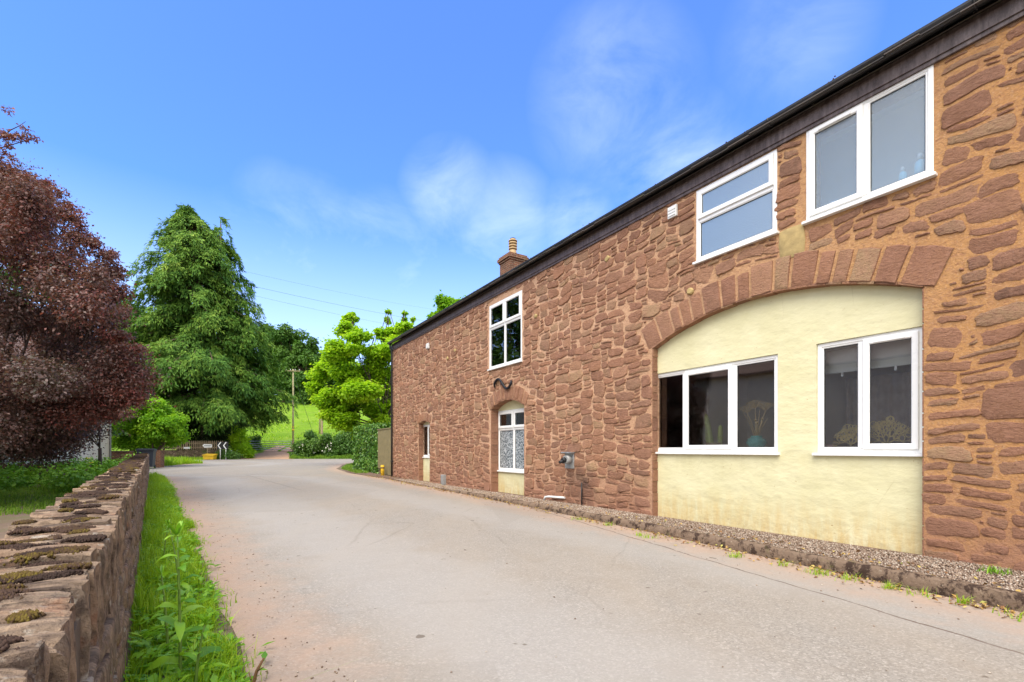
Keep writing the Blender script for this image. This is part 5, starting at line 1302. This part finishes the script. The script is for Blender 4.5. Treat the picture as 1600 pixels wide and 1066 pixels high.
# far retaining wall, picket fence, signs, grit bin
a, b_ = at(240, 702, 42.6), at(350, 702, 43.6); wallbox('retaining_wall', 'old stone retaining wall under the picket fence', (a.x, 42.6, 0), (b_.x, 43.6, 0), .78, .4, M['rubblefar'], M['rubblefar'], .05, .02)
pk = empty('picket_fence', (a.x, 42.75, gz(0, 42.75) + .83), math.atan2(1.0, b_.x - a.x), 'weathered picket fence on top of the far stone wall', 'fence'); L = (Vector((b_.x, 43.6, 0)) - Vector((a.x, 42.6, 0))).length
v = MB(); x = .05
while x < L - .1: v.prism([(x, .04), (x + .085, .04), (x + .085, .80), (x + .0425, .86), (x, .80)], -.012, .012); x += .17
v.build('pickets', M['greywood'], pk); v = MB(); v.box((0, .013, .18), (L, .05, .26)); v.box((0, .013, .58), (L, .05, .66)); v.build('rails', M['greywood'], pk)
x = .6
while x < L: v = MB(); v.box((x, .051, -.1), (x + .09, .14, .84)); v.build('post', M['greywood'], pk); x += 1.9
def at_px(px, d): p = at(px, 702, d); return (p.x, d, gz(p.x, d))
s = empty('name_sign', at_px(324, 42.3), 0, 'pale arrow shaped sign fixed on the picket fence', 'sign'); zz = at(324, 697, 42.3).z - s.location.z
v = MB(); v.prism([(-.42, zz + .02), (-.30, zz + .17), (.40, zz + .15), (.40, zz - .13), (-.24, zz - .15)], -.02, .02); v.build('board', M['signwhite'], s); v = MB(); v.box((-.27, -.024, zz - .02), (.34, -.0205, zz + .04)); v.build('stripe', M['darkplastic'], s); v = MB(); v.tube([(.0, .03, -.05), (0, .03, zz + .1)], .03, 8); v.build('post', M['greywood'], s)
v = MB(); v.box((-.28, -.02, -.08), (.28, .02, .08), 0, .006); o = v.build('wall_plaque', M['signwhite']); o.location = at(292, 700, 42.35); tag(o, 'small blank white plaque on top of the far stone wall', 'sign')
cs = empty('chevron_sign', at_px(348, 42.0), R(6), 'bend sign with two white chevrons pointing left on twin posts', 'sign')
z0, z1 = at(348, 702, 42).z - gz(0, 42) - .02, at(348, 690.5, 42).z - gz(0, 42)
v = MB(); v.box((-.46, -.012, z0), (.46, .012, z1), 0, .01); v.build('board', M['blackplastic'], cs)
for xx in (-.25, .20):
    v = MB(); h_ = (z1 - z0) / 2; zm = (z0 + z1) / 2; w_ = .10
    v.prism([(xx - .17, zm), (xx + .04, z0 + .03), (xx + .04 + w_, z0 + .03), (xx - .17 + w_, zm), (xx + .04 + w_, z1 - .03), (xx + .04, z1 - .03)], -.022, -.0125); v.build('chevron', M['signwhite'], cs)
for xx in (-.22, .24): v = MB(); v.tube([(xx, .05, -.1), (xx, .05, z1 - .02)], .038, 8); v.build('post', M['whiteplastic'], cs)
v = MB(); v.box((-.05, -.05, -.1), (.05, .05, .75), 0, .01); v.box((-.06, -.06, .751), (.06, .06, .79), 0, .01); o = v.build('marker_post', M['whiteplastic']); o.location = at_px(361, 43.2); tag(o, 'slim white marker post right of the chevron sign', 'post')
gb = empty('grit_bin', at_px(328, 41.8), R(-3), 'low yellow grit bin at the foot of the far stone wall', 'bin'); gb.location.z += .02
v = MB(); vs = [(a * (.42 + .06 * k), b_ * (.22 + .05 * k), .0 + .38 * k) for k in (0, 1) for a, b_ in ((-1, -1), (1, -1), (1, 1), (-1, 1))]; v.add(vs, [(0, 3, 2, 1), (4, 5, 6, 7), (0, 1, 5, 4), (1, 2, 6, 5), (2, 3, 7, 6), (3, 0, 4, 7)]); v.build('body', M['yellow'], gb)
v = MB(); v.add([(-.52, -.32, .40), (.52, -.32, .36), (.52, .3, .48), (-.52, .3, .52), (-.52, -.32, .36), (.52, -.32, .32), (.52, .3, .44), (-.52, .3, .48)], [(0, 1, 2, 3), (7, 6, 5, 4), (0, 4, 5, 1), (1, 5, 6, 2), (2, 6, 7, 3), (3, 7, 4, 0)]); v.build('lid', M['yellow'], gb)
pf = px_puffs([(342, 712, 6), (350, 713, 7), (358, 711, 7), (366, 712, 7), (336, 714, 4)], 42.6, .3)
b_ = at_px(352, 42.6); shrub('low_ground_ivy', 'low dark green clump beneath the chevron sign', b_, pf, 3500, .14, M['darkleaf'], 'plant', None, .6, .2, 4, .6, tr=.015)
pf = px_puffs([(372, 692, 8), (376, 676, 6), (368, 684, 6), (380, 700, 9), (388, 708, 7), (374, 705, 8), (381, 688, 6), (368, 670, 4)], 44.6, .5)
b_ = at_px(376, 44.6); shrub('yellow_green_bush', 'yellow green bush at the left gatepost of the field gate', b_, pf, 9000, .17, M['maple'], 'bush', None, .7, .3, 6, .6, tr=.03)
pf = px_puffs([(395, 690, 8), (400, 697, 7), (393, 700, 7), (402, 685, 5)], 52.5, .4)
b_ = at_px(397, 52.5); shrub('grey_green_bush', 'small grey green bush behind the bars of the field gate', (b_[0], 52.5, fieldz(b_[0], 52.5)), pf, 3500, .14, M['oak'], 'bush', None, .6, .3, 4)
# field gate
a, b_ = at(379, 702, 51.0), at(457, 702, 51.2); L = b_.x - a.x
fg = empty('field_gate', (a.x, 51., fieldz(a.x, 51.)), math.atan2(.2, L), 'galvanised five bar field gate at the end of the sandy track', 'gate'); L = math.hypot(L, .2)
for k, zz in enumerate((.32, .52, .72, .94, 1.20)): v = MB(); v.tube([(.12, 0, zz), (L - .12, 0, zz)], .026, 8); v.build('bar', M['galv'], fg)
for xx in (.10, L - .10): v = MB(); v.tube([(xx, .0, .28), (xx, .0, 1.24)], .03, 8); v.build('stile', M['galv'], fg)
v = MB(); v.tube([(.12, .035, 1.18), (L * .5, .035, .33)], .02, 8); v.build('brace', M['galv'], fg)
for xx in (-.06, L + .06): v = MB(); v.box((xx - .08, -.08, -.3), (xx + .08, .08, 1.4), 0, .015); v.build('gatepost', M['greywood'], fg)

# telegraph poles and wires
def pole(label, px, d, ytop, arm):
    x, y, _ = at_px(px, d); z0 = gz(x, y); p = empty('telegraph_pole', (x, y, z0), R(12), label, 'telegraph pole', 'telegraph poles at the field edge'); h_ = at(px, ytop, d).z - z0
    v = MB(); v.tube([(0, 0, -.5), (0, 0, h_ * .5), (0, 0, h_)], [.115, .10, .08], 14); v.build('shaft', M['polewood'], p)
    if arm:
        v = MB(); v.box((-.8, -.17, h_ - .28), (.8, -.08, h_ - .18), 0, .01); v.build('crossarm', M['polewood'], p)
        for xx in (-.7, -.25, .25, .7): v = MB(); v.tube([(xx, -.125, h_ - .18), (xx, -.125, h_ - .02)], [.03, .045], 8); v.build('insulator', M['whiteplastic'], p)
        v = MB(); v.tube([(0, 0, 1.75), (0, 0, 1.95)], .118, 14); v.tube([(0, 0, 2.15), (0, 0, 2.22)], .118, 14); v.build('warning_bands', M['yellow'], p)
    return Vector((x, y, z0 + h_))
t1 = pole('tall telegraph pole with a crossarm and yellow bands beside the gate', 458, 56., 577, True)
t2 = pole('plain telegraph pole half hidden behind the lime green maple', 499.5, 66., 616, False)
v = MB(); x, y, _ = at_px(503, 65.6); v.box((-.12, -.1, -.3), (.12, .1, 3.6), 0, .02); o = v.build('timber_post', M['greywood']); o.location = (x, y, gz(x, y)); tag(o, 'thick grey timber post beside the plain telegraph pole', 'post')
def wire(label, a, b_, sag, r_=.014):
    a, b_ = Vector(a), Vector(b_); v = MB(); v.tube([a.lerp(b_, t) - Vector((0, 0, sag * 4 * t * (1 - t))) for t in [i / 24 for i in range(25)]], r_, 5); o = v.build('overhead_wire', M['wire']); tag(o, label, 'wire', 'overhead wires')
M['wire'] = simple('wire_metal', (.10, .11, .13), .6, .1, 5, .0005)
far_end = at(730, 520, 95.)
wire('upper long wire crossing the sky right of the conifer', at(330, 412, 50), at(735, 492, 95.), .5, .008)
wire('middle long wire crossing the sky right of the conifer', at(330, 432, 50), at(735, 512, 95.), .5, .014)
wire('lower long wire crossing the sky above the dark wood', at(330, 446, 50), at(735, 528, 95.), .5, .010)
wire('stay wire slanting down from the top of the tall telegraph pole', t1 - Vector((0, 0, .3)), Vector((t2.x - .5, 65.2, gz(t2.x, 65.2))), .1, .02)

# hedgerow right of the track
pfs = [('bramble bush with pale blossom right of the field gate', [(475, 702, 14), (488, 695, 14), (470, 710, 9), (498, 705, 14), (485, 682, 9), (460, 712, 6)]), ('dark hedge bush in the middle of the hedgerow below the maple', [(515, 700, 14), (510, 688, 10), (528, 702, 14), (520, 712, 10), (503, 712, 8)]), ('tall dark hedge bush nearest the clipped hedge', [(535, 685, 14), (548, 680, 15), (545, 700, 17), (560, 690, 16), (532, 708, 10), (560, 708, 12)])]
for lb, l in pfs:
    d = 46.4; pf = px_puffs([(a + rnd.uniform(-6, 6), b_ + rnd.uniform(-4, 4), r_ * .7) for a, b_, r_ in l * 2], d, .9); c = sum(p[0] for p in pf) / len(pf); shrub('hedgerow_bush', lb, (c, d, gz(0, d)), pf, 11000, .16, M['darkleaf'], 'bush', 'hedgerow bushes', .6, .3, 6)
M['blossom'] = simple('white_blossom', (.62, .62, .52), .7, .05, 20, .001)
n = 90; P = np.array([at(rnd.uniform(468, 520), rnd.uniform(690, 708), 45.4 + rnd.uniform(-.3, .3)) for _ in range(n)]); P = P[np.array([mnoise.noise(Vector((p[0] * .9, p[2] * .9, 3))) > -.1 for p in P])]
N = rng.normal(size=(len(P), 3)); N[:, 1] -= 1
V, Q = leaf_arrays(P, N, rng.normal(size=(len(P), 3)), np.full(len(P), .16), np.full(len(P), .14)); tag(np_mesh('elder_blossom', V, Q, M['blossom']), 'white blossom dotted over the hedgerow', 'blossom', kind='stuff')
n = 7000; x = -20.6 + 12.5 * rng.random(n); y = 44.2 + 1.2 * rng.random(n)
tag(blades('hedgerow_grass', np.stack([x, y, [gz(0, q) for q in y]], 1), (.10 + .2 * rng.random(n)) * np.array([1 + 1.4 * mnoise.noise(Vector((a * .8, b_, 2))) for a, b_ in zip(x, y)]), .05 + .03 * rng.random(n), M['lawn'], None, .5, 3), 'rough grass in front of the far hedgerow', 'grass', kind='stuff')
n = 12000; y = 45. + 37 * rng.random(n) ** 1.3; x = -38 + 32 * rng.random(n); P = np.stack([x, y, [fieldz(a, b_) for a, b_ in zip(x, y)]], 1); P = P[patchy(P, .25, .0) & ~((P[:, 0] > -30) & (P[:, 0] < -19.5) & (P[:, 1] < 54))]; n = len(P)
tag(blades('meadow_tussocks', P, .12 + .25 * rng.random(n), .07 + .06 * rng.random(n), M['grass'], None, .6, 2), 'tussocky meadow grass on the rising field', 'grass', kind='stuff')

# clipped hedge in line with the house front, timber door, marker
hd = empty('clipped_hedge', hw(18.95, -.1, -.02), math.atan2(UY, UX), 'clipped evergreen hedge beside the ribbed timber panel', 'hedge')
v = MB(); v.box((.25, -1.15, .05), (4.0, -.22, 1.9), 0, .1); 
for k in range(9): v.tube([(.4 + k * .42, -.7, -.1), (.4 + k * .42, -.7, .3)], .03, 6)
v.build('branch_core', M['ivydark'] if 'ivydark' in M else M['bark'], hd)
def hedge_leaves(n):
    g = rng; f = g.random(n); P = np.empty((n, 3)); N = np.empty((n, 3))
    L, Wd, H_ = 4.25, 1.35, 2.22
    a, b_ = g.random(n), g.random(n)
    front = f < .55; top = (f >= .55) & (f < .72); e0 = (f >= .72) & (f < .86); e1 = f >= .86
    P[front] = np.stack([a[front] * L, np.zeros(front.sum()), b_[front] * H_], 1); N[front] = (0, 1, .25)
    P[top] = np.stack([a[top] * L, -b_[top] * Wd, np.full(top.sum(), H_)], 1); N[top] = (0, .1, 1)
    P[e0] = np.stack([np.zeros(e0.sum()), -a[e0] * Wd, b_[e0] * H_], 1); N[e0] = (-1, 0, .25)
    P[e1] = np.stack([np.full(e1.sum(), L), -a[e1] * Wd, b_[e1] * H_], 1); N[e1] = (1, 0, .25)
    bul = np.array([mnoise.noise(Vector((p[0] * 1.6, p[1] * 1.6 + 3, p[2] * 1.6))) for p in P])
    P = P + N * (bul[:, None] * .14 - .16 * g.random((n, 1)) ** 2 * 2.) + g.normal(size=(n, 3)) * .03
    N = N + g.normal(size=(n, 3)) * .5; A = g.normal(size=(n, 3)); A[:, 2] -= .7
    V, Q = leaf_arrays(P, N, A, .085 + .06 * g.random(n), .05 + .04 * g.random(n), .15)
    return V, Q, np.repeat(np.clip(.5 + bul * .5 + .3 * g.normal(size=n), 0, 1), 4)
V, Q, T = hedge_leaves(21000); np_mesh('foliage', V, Q, M['laurel'], hd, tone=T)
pnl = empty('timber_fence', hw(16.80, -.02, 0), math.atan2(UY, UX), 'tall ribbed olive timber panel between house corner and hedge', 'fence')
v = MB(); x = .02
while x < 2.0: v.box((x, -.03, .28 if 1.25 < x < 1.95 else .04), (x + .075, .0, 1.93), 0, .014); x += .095
v.build('boards', M['board'], pnl); v = MB(); v.box((.0, -.07, .35), (2.04, -.031, .45)); v.box((.0, -.07, 1.6), (2.04, -.031, 1.7)); v.build('rails', M['board'], pnl); v = MB(); v.box((-.02, -.05, 1.931), (2.06, .02, 1.97), 0, .006); v.build('capping', M['board'], pnl)
for xx in (-.005, 2.05): v = MB(); v.box((xx - .045, -.16, -.3), (xx + .045, -.075, 1.93)); v.build('post', M['board'], pnl)
v = MB(); v.tube([(0, 0, -.1), (0, 0, .40), (0, 0, .42)], [.075, .075, .06], 16); v.tube([(0, 0, .28), (0, 0, .34)], .077, 16, 1); o = v.build('marker_bollard', [M['yellow'], M['twigbrown']]); q = hw(17.55, .16, 0); o.location = (q.x, q.y, gz(q.x, q.y) + .02); tag(o, 'short yellow marker bollard against the timber panel', 'bollard')
# brick outbuilding behind the panel: only its verge shows
ob = empty('brick_outbuilding', hw(20.6, -4.2, -.1), math.atan2(UY, UX), 'small brick outbuilding with brown barge board behind the timber panel', 'outbuilding')
v = MB(); v.box((0, -5, -.3), (4, 0, 1.9)); v.add([(x, y, z) for x in (0, 4) for y, z in ((-5, 1.9), (0, 1.9), (-2.5, 4.0))], [(0, 1, 2), (5, 4, 3)]); v.build('walls', M['brick'], ob)
v = MB()
for s_ in (0, 1):
    vs = [(-.15, .2, 1.78), (4.15, .2, 1.78), (4.15, -2.5, 4.1), (-.15, -2.5, 4.1)]
    if s_: vs = [(x, -5 - y, z) for x, y, z in vs]
    v.add(vs + [(x, y, z + .1) for x, y, z in vs], [(0, 1, 2, 3), (4, 5, 6, 7), (0, 1, 5, 4), (1, 2, 6, 5), (2, 3, 7, 6), (3, 0, 4, 7)])
v.build('roof', M['paleroof'], ob)
v = MB()
for s_ in (0, 1):
    q = [(-.17, .22, 1.66), (-.17, .22, 1.84), (-.17, -2.5, 4.2), (-.17, -2.5, 4.0)]
    if s_: q = [(x, -5 - y, z) for x, y, z in q]
    v.add(q + [(x + .03, y, z) for x, y, z in q], [(0, 1, 2, 3), (7, 6, 5, 4), (0, 4, 5, 1), (1, 5, 6, 2), (2, 6, 7, 3), (3, 7, 4, 0)])
v.build('barge_board', M['fascia'], ob)

# ================================================================== TREES
def tree(name, label, base, puffs, n, leaf, mat, tr, fork, group=None, up=.6, inner=.3, bark=None, aspect=.65, droop=.25, twigs=0, tones=None, extra=()):
    r_ = empty(name, base, 0, label, 'tree', group); b = Vector(base); s = MB()
    loc = [(p[0] - b.x, p[1] - b.y, p[2] - b.z, p[3], p[4], p[5]) for p in puffs]
    top = Vector((rnd.uniform(-.2, .2), 0, fork)); s.tube([(0, 0, -.2), (0, 0, fork * .5), top], [tr * 1.3, tr, tr * .8], 10)
    for p in (loc if len(loc) < 70 else rnd.sample(loc, 60)):
        q = Vector(p[:3]); mid = top.lerp(q, .45) + Vector((0, 0, .1 * q.z)); limb(s, top, q, tr * (.38 if len(loc) < 70 else .2), .02, .12, 6, 6)
    for a_, b__ in extra: limb(s, Vector(a_) - b, Vector(b__) - b, .035, .008, .08, 5, 5)
    for k in range(twigs):
        p = rnd.choice(loc); q = Vector(p[:3]); e = q + Vector((rnd.gauss(0, 1), rnd.gauss(0, 1), rnd.gauss(.4, 1))).normalized() * p[3]; limb(s, q, e, .02, .006, .1, 4, 3)
    s.build('trunk', bark or M['bark'], r_); crown('crown', loc, n, leaf, mat, r_, up, inner, droop, aspect, tones); return r_
# maple beside the house
d = 29.
pf = px_puffs([(545, 518, 17), (548, 500, 11), (560, 530, 14), (530, 545, 22), (515, 570, 20), (500, 588, 16), (494, 604, 12), (505, 620, 16), (530, 615, 26), (525, 645, 20), (515, 632, 14), (545, 655, 22), (560, 580, 26), (585, 560, 24), (572, 610, 28), (600, 590, 28), (590, 640, 26), (565, 672, 14), (612, 545, 20), (602, 522, 13), (620, 515, 15), (632, 510, 12), (625, 535, 16), (640, 525, 10), (645, 499, 3), (642, 508, 4), (633, 489, 3), (631, 499, 4), (607, 487, 3), (605, 500, 5), (650, 514, 3), (646, 520, 4), (549, 492, 4), (618, 560, 18), (610, 610, 20), (540, 590, 22), (555, 545, 14), (575, 525, 7), (590, 517, 5), (630, 545, 12), (575, 690, 10), (600, 660, 18), (548, 630, 22), (585, 585, 20), (488, 612, 6), (645, 540, 8)], d, 1.6, .75)
pf = split(pf, 9, .48)
b_ = at_px(607, 29.5); tree('maple_tree', 'bright lime green maple tree leaning out beside the stone house', b_, pf, 90000, .17, M['maple'], .13, 2.3, None, .9, .15, M['plumtwig'], .8, .4, 40, None, [(at(a, b, 29.), at(c, e, 29.)) for a, b, c, e in ((622, 545, 633, 486), (632, 530, 646, 494), (600, 535, 607, 484), (630, 540, 651, 512), (555, 540, 548, 492), (575, 560, 590, 512))])
# round tree beyond the roof
d = 38.; pf = blob(708, 503, 33, 34, 26, 9, 15, d, 2.) + px_puffs([(700, 475, 9), (715, 474, 8), (728, 478, 8), (682, 500, 8), (690, 486, 8), (738, 482, 6)], d, .6)
pf = split(pf, 3, .55)
b_ = at_px(708, d); tree('round_tree', 'round topped green tree rising behind the roof of the stone house', b_, pf, 26000, .24, M['lime'], .25, 5.5, None, .7, .3)
# the wood on the hill
for lb, px, py, rx, ry, k, d in (('darkest broad oak in the middle of the hill wood', 445, 565, 30, 52, 42, 112.), ('oak at the right end of the hill wood beside the maple', 478, 580, 25, 46, 34, 108.), ('oak standing tallest behind the right edge of the conifer', 415, 570, 26, 56, 34, 116.), ('leafy oak low at the hill top behind the maple', 520, 600, 25, 36, 26, 114.)):
    pf = blob(px, py, rx, ry, k, 9, 15, d, 4.) ; pf = split(pf, 3, .6); x = at(px, 702, d).x; tree('oak_tree', lb, (x, d, fieldz(x, d)), pf, 26000, .5, M['oak'], .5, 5., 'oaks on the hill', .6, .4, None, .75)
for lb, px, py, rx, ry, k, d in (('mid green tree behind the left side of the conifer', 205, 540, 32, 70, 34, 62.), ('farther green tree left behind the lime green bush', 150, 610, 40, 70, 30, 64.)):
    pf = blob(px, py, rx, ry, k, 12, 20, d, 3.); x = at(px, 702, d).x; tree('background_tree', lb, (x, d, fieldz(x, d)), pf, 17000, .36, M['oak'], .3, 5., 'trees behind the conifer', .6, .4, None, .7)

for lb, x, y, hh, rr in (('tall dark tree beyond the pale cottage, out to the left', -37., 30., 19., 6.5), ('broad tree behind the pale cottage ridge, far left', -36., 16., 15., 6.), ('rounded tree at the far left of the garden beyond the cottage', -33., 2., 14., 5.5)):
    pf = []
    while len(pf) < 40:
        a, b_, c = rnd.uniform(-1, 1), rnd.uniform(-1, 1), rnd.uniform(-1, 1)
        if a * a + b_ * b_ + c * c < 1: q = rnd.uniform(1.2, 2.2); pf.append((x + a * rr, y + b_ * rr, hh * .6 + c * hh * .34, q, q, q * .8))
    tree('background_tree', lb, (x, y, gz(x, y)), pf, 14000, .42, M['oak'], .35, 4.5, 'trees beyond the cottage', .6, .4, None, .7)
# great conifer
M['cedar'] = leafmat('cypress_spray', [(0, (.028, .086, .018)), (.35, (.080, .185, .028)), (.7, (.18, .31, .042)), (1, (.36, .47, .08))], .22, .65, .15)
D = 46.; LE = [(318, 289), (332, 276), (348, 260), (380, 248), (410, 236), (440, 220), (465, 202), (480, 194), (520, 190), (560, 186), (600, 192), (640, 205), (662, 262)]
RE = [(318, 296), (334, 308), (350, 330), (372, 356), (400, 385), (440, 402), (480, 404), (510, 408), (545, 420), (570, 432), (600, 438), (640, 434), (668, 420)]
bx, by, bz = at_px(328, D); cf = empty('conifer_tree', (bx, by, bz), 0, 'huge drooping evergreen conifer towering over the junction', 'tree')
tk = MB(); ztop = at(300, 322, D).z - bz; off = at(296, 322, D).x - bx
axis = lambda z: Vector((off * (z / ztop) ** 1.5, 0, z))
tk.tube([axis(ztop * i / 14) for i in range(15)], [.75 * (1 - i / 14) ** .8 + .03 for i in range(15)], 12)
t2_ = Vector((at(341, 338, D).x - bx, .4, at(341, 338, D).z - bz)); tk.tube([axis(10.), axis(10.).lerp(t2_, .5) + Vector((.8, 0, 0)), t2_], [.3, .2, .03], 8)
sp, sa, st = [], [], []
g2 = random.Random(11)
nb = 520
for i in range(nb):
    t = (i + g2.random()) / nb; py = 322 + (662 - 322) * (t ** .78); z = at(0, py, D).z - bz
    cx = (interp(LE, py) + interp(RE, py)) / 2; hwid = (interp(RE, py) - interp(LE, py)) / 2 * D / F; cxm = at(cx, py, D).x - bx
    a = g2.uniform(0, 6.283); irr = .72 + .55 * mnoise.noise(Vector((math.cos(a) * 1.6, math.sin(a) * 1.6, z * .32))) + g2.uniform(-.2, .2)
    Rr = max(.3, hwid * max(.35, min(1.16, irr + .14)) - .55); dx, dy = math.cos(a), math.sin(a) * .9
    root = axis(min(ztop * .98, z * 1.04)); tip = Vector((cxm + dx * Rr, dy * Rr, z - .10 * Rr))
    if py > 640: tip.z += g2.uniform(0, .8)
    mid = root.lerp(tip, .55) + Vector((0, 0, .12 * Rr)); 
    if z < ztop * .93: tk.tube([root, mid, tip], [.06, .04, .012], 4, cap=False)
    tone = g2.uniform(0, .6)
    ns = max(4, int(Rr * 1.6))
    for k in range(ns):
        q = (k + .7) / ns * .72 + .28; p = root.lerp(mid, q / .55) if q < .55 else mid.lerp(tip, (q - .55) / .45)
        sd = g2.uniform(-1, 1) * .22 * Rr * (1.1 - q * .6); p = p + Vector((-dy * sd, dx * sd, -abs(sd) * .2))
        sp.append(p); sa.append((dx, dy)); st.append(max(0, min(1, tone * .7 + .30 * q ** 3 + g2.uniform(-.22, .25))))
for k_ in range(34):
    q = g2.random(); p = axis(10.).lerp(t2_, .5 + .5 * q); a = g2.uniform(0, 6.28); r_ = 2.0 * (1 - q) + .15; sp.append(p + Vector((.4 * (1 - q) + math.cos(a) * r_ * g2.random(), math.sin(a) * r_ * g2.random(), 0))); sa.append((math.cos(a), math.sin(a))); st.append(g2.uniform(.2, .8))
ns = len(sp); per = 50; SPP = np.array([tuple(p) for p in sp]); SA = np.array(sa); 
k = np.repeat(np.arange(ns), per); m = len(k)
h_ = rng.random(m); fan = rng.normal(size=m)
dirv = np.concatenate([SA, np.zeros((ns, 1))], 1)[k]; perp = np.stack([-dirv[:, 1], dirv[:, 0], np.zeros(m)], 1)
ln = .40 + .65 * rng.random(ns)[k] ** 1.5
# each spray is a hanging fan of fine twigs: arching out, then down
P = SPP[k] + dirv * (ln * (.75 * h_ ** .7))[:, None] + perp * (fan * .20 * (.45 + h_))[:, None] + rng.normal(size=(m, 3)) * .05
P[:, 2] += -1.45 * ln * h_ ** 1.6 + .14
A = dirv * (.9 - .6 * h_)[:, None] + perp * (fan * .45)[:, None] + rng.normal(size=(m, 3)) * .22; A[:, 2] -= .25 + 1.3 * h_
N = dirv * .7 + rng.normal(size=(m, 3)) * .35; N[:, 2] += .65
V, Q = leaf_arrays(P, N, A, .26 + .24 * rng.random(m), .075 + .06 * rng.random(m), .1)
tk.build('trunk', M['bark'], cf)
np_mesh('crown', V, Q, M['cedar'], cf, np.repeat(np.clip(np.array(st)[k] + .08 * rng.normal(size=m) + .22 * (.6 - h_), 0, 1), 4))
# near-black leaf fill that paints the shade below the conifer
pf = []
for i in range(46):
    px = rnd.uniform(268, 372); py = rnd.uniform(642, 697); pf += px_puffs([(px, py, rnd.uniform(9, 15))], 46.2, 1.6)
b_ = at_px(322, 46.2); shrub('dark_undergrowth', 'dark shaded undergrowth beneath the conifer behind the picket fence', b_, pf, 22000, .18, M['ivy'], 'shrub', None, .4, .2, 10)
for lb, l, dd in (('hanging outer conifer branch above the field gate', [(425, 655, 9), (436, 648, 8), (418, 664, 7), (405, 655, 8)], 45.),): pass

# ================================================================== SKY, SUN, CAMERA
SUN_AZ = math.atan2(-.42, -.91)          # direction towards the sun in plan: x = sin, y = cos
SUN_EL = R(56)
SUN_STRENGTH, SUN_ANGLE, SKY_STRENGTH, EXPO = 1.5, R(52), .078, 1.70
w = bpy.data.worlds.new('World'); SC.world = w; w.use_nodes = True; nt = w.node_tree; nt.nodes.clear()
class WN_(NT):
    def __init__(s, t): s.t = t
W_ = WN_(nt)
sky = W_.n('ShaderNodeTexSky', sky_type='NISHITA', sun_disc=False); sky.sun_elevation = SUN_EL; sky.sun_rotation = SUN_AZ % (2 * math.pi); sky.altitude = 100; sky.air_density = 1.; sky.dust_density = .6; sky.ozone_density = 1.6
gen = W_.n('ShaderNodeTexCoord').outputs['Generated']
X, Y, Z = W_.sep(gen)
tint = W_.ramp(Z, [(0., (.96, 1.02, 1.2)), (.12, (.70, .90, 1.30)), (.35, (.58, .92, 1.48)), (.75, (.70, 1.0, 1.6))])
base = W_.mix(1., sky.outputs[0], tint, 'MULTIPLY')
# thin high cloud: stretched noise, ahead thickest where the photograph's wisps stand
pz = W_.math('MAXIMUM', Z, .06); pv = W_.n('ShaderNodeCombineXYZ', {0: W_.math('DIVIDE', X, pz), 1: W_.math('DIVIDE', Y, pz)}).outputs[0]
n1 = W_.noise(W_.mapping(pv, (1.0, .55, 1), (0, 0, R(24)), (3.1, 1.7, 0)), 1.5, 7, .6, .6)
n2 = W_.noise(W_.mapping(gen, (1, 1, 1.6), (0, 0, 0), (.4, .2, .1)), 5.5, 7, .6, .4)
def spot(px, py, size):
    dv = (at(px, py, 1.) - Vector((0, 0, CAM_Z))).normalized()
    dt = W_.n('ShaderNodeVectorMath', {0: gen, 1: tuple(dv)}, operation='DOT_PRODUCT').outputs['Value']
    return W_.rangemap(dt, math.cos(size), 1., 0., 1.)
m = 0.
for px, py, s_, k in ((960, 160, .15, .40), (1060, 270, .13, .5), (705, 305, .10, .55), (780, 360, .13, .5), (575, 350, .06, .4), (480, 395, .14, .5), (430, 480, .2, .5), (600, 450, .18, .5), (1240, 60, .11, .25), (900, 350, .09, .45), (430, 315, .07, .25)):
    m = W_.math('MAXIMUM', m, W_.math('MULTIPLY', spot(px, py, s_), k))
back = W_.math('MAXIMUM', W_.rangemap(Y, .10, -.30, 0., 1.), W_.rangemap(Z, .74, .9, 0., 1.), clamp=True)  # unseen white cloud behind the camera and overhead, added for neutral fill light
veil = W_.math('MULTIPLY', m, W_.ramp(n2, [(.34, 0.), (.90, .8)]), clamp=True)
veil = W_.math('MAXIMUM', veil, W_.math('MULTIPLY', W_.ramp(n1, [(.25, .55), (.6, .95)]), back), clamp=True)
hz = W_.rangemap(Z, .42, .0, 0., .5)
fin = W_.mix(W_.math('MAXIMUM', veil, hz), base, W_.mix(back, (6.8, 7.4, 9.4), (8.2, 8.0, 7.6)))
nt.links.new(W_.n('ShaderNodeBackground', {'Color': fin, 'Strength': SKY_STRENGTH}).outputs[0], W_.n('ShaderNodeOutputWorld').inputs[0])
sl = bpy.data.lights.new('Sun', 'SUN'); sl.energy = SUN_STRENGTH; sl.angle = SUN_ANGLE; sl.color = (1., .925, .80)
so = link('Sun', sl); dv = Vector((math.sin(SUN_AZ) * math.cos(SUN_EL), math.cos(SUN_AZ) * math.cos(SUN_EL), math.sin(SUN_EL)))
so.rotation_euler = dv.to_track_quat('Z', 'Y').to_euler(); so.location = dv * 60
cam = bpy.data.cameras.new('Camera'); co = link('Camera', cam); co.location = (0, 0, CAM_Z); co.rotation_euler = (R(90), 0, 0)
cam.sensor_width = 36; cam.lens = 36 * F / 1600; cam.shift_y = 169 / 1600; cam.clip_end = 2000; cam.clip_start = .05
SC.camera = co
SC.render.engine = 'CYCLES'; SC.view_settings.view_transform = 'Standard'; SC.view_settings.look = 'None'; SC.view_settings.exposure = EXPO; SC.view_settings.gamma = 1
SC.cycles.use_denoising = True; SC.cycles.max_bounces = 8; SC.cycles.transparent_max_bounces = 16; SC.cycles.diffuse_bounces = 4
try: SC.cycles.denoiser = 'OPENIMAGEDENOISE'
except Exception: pass
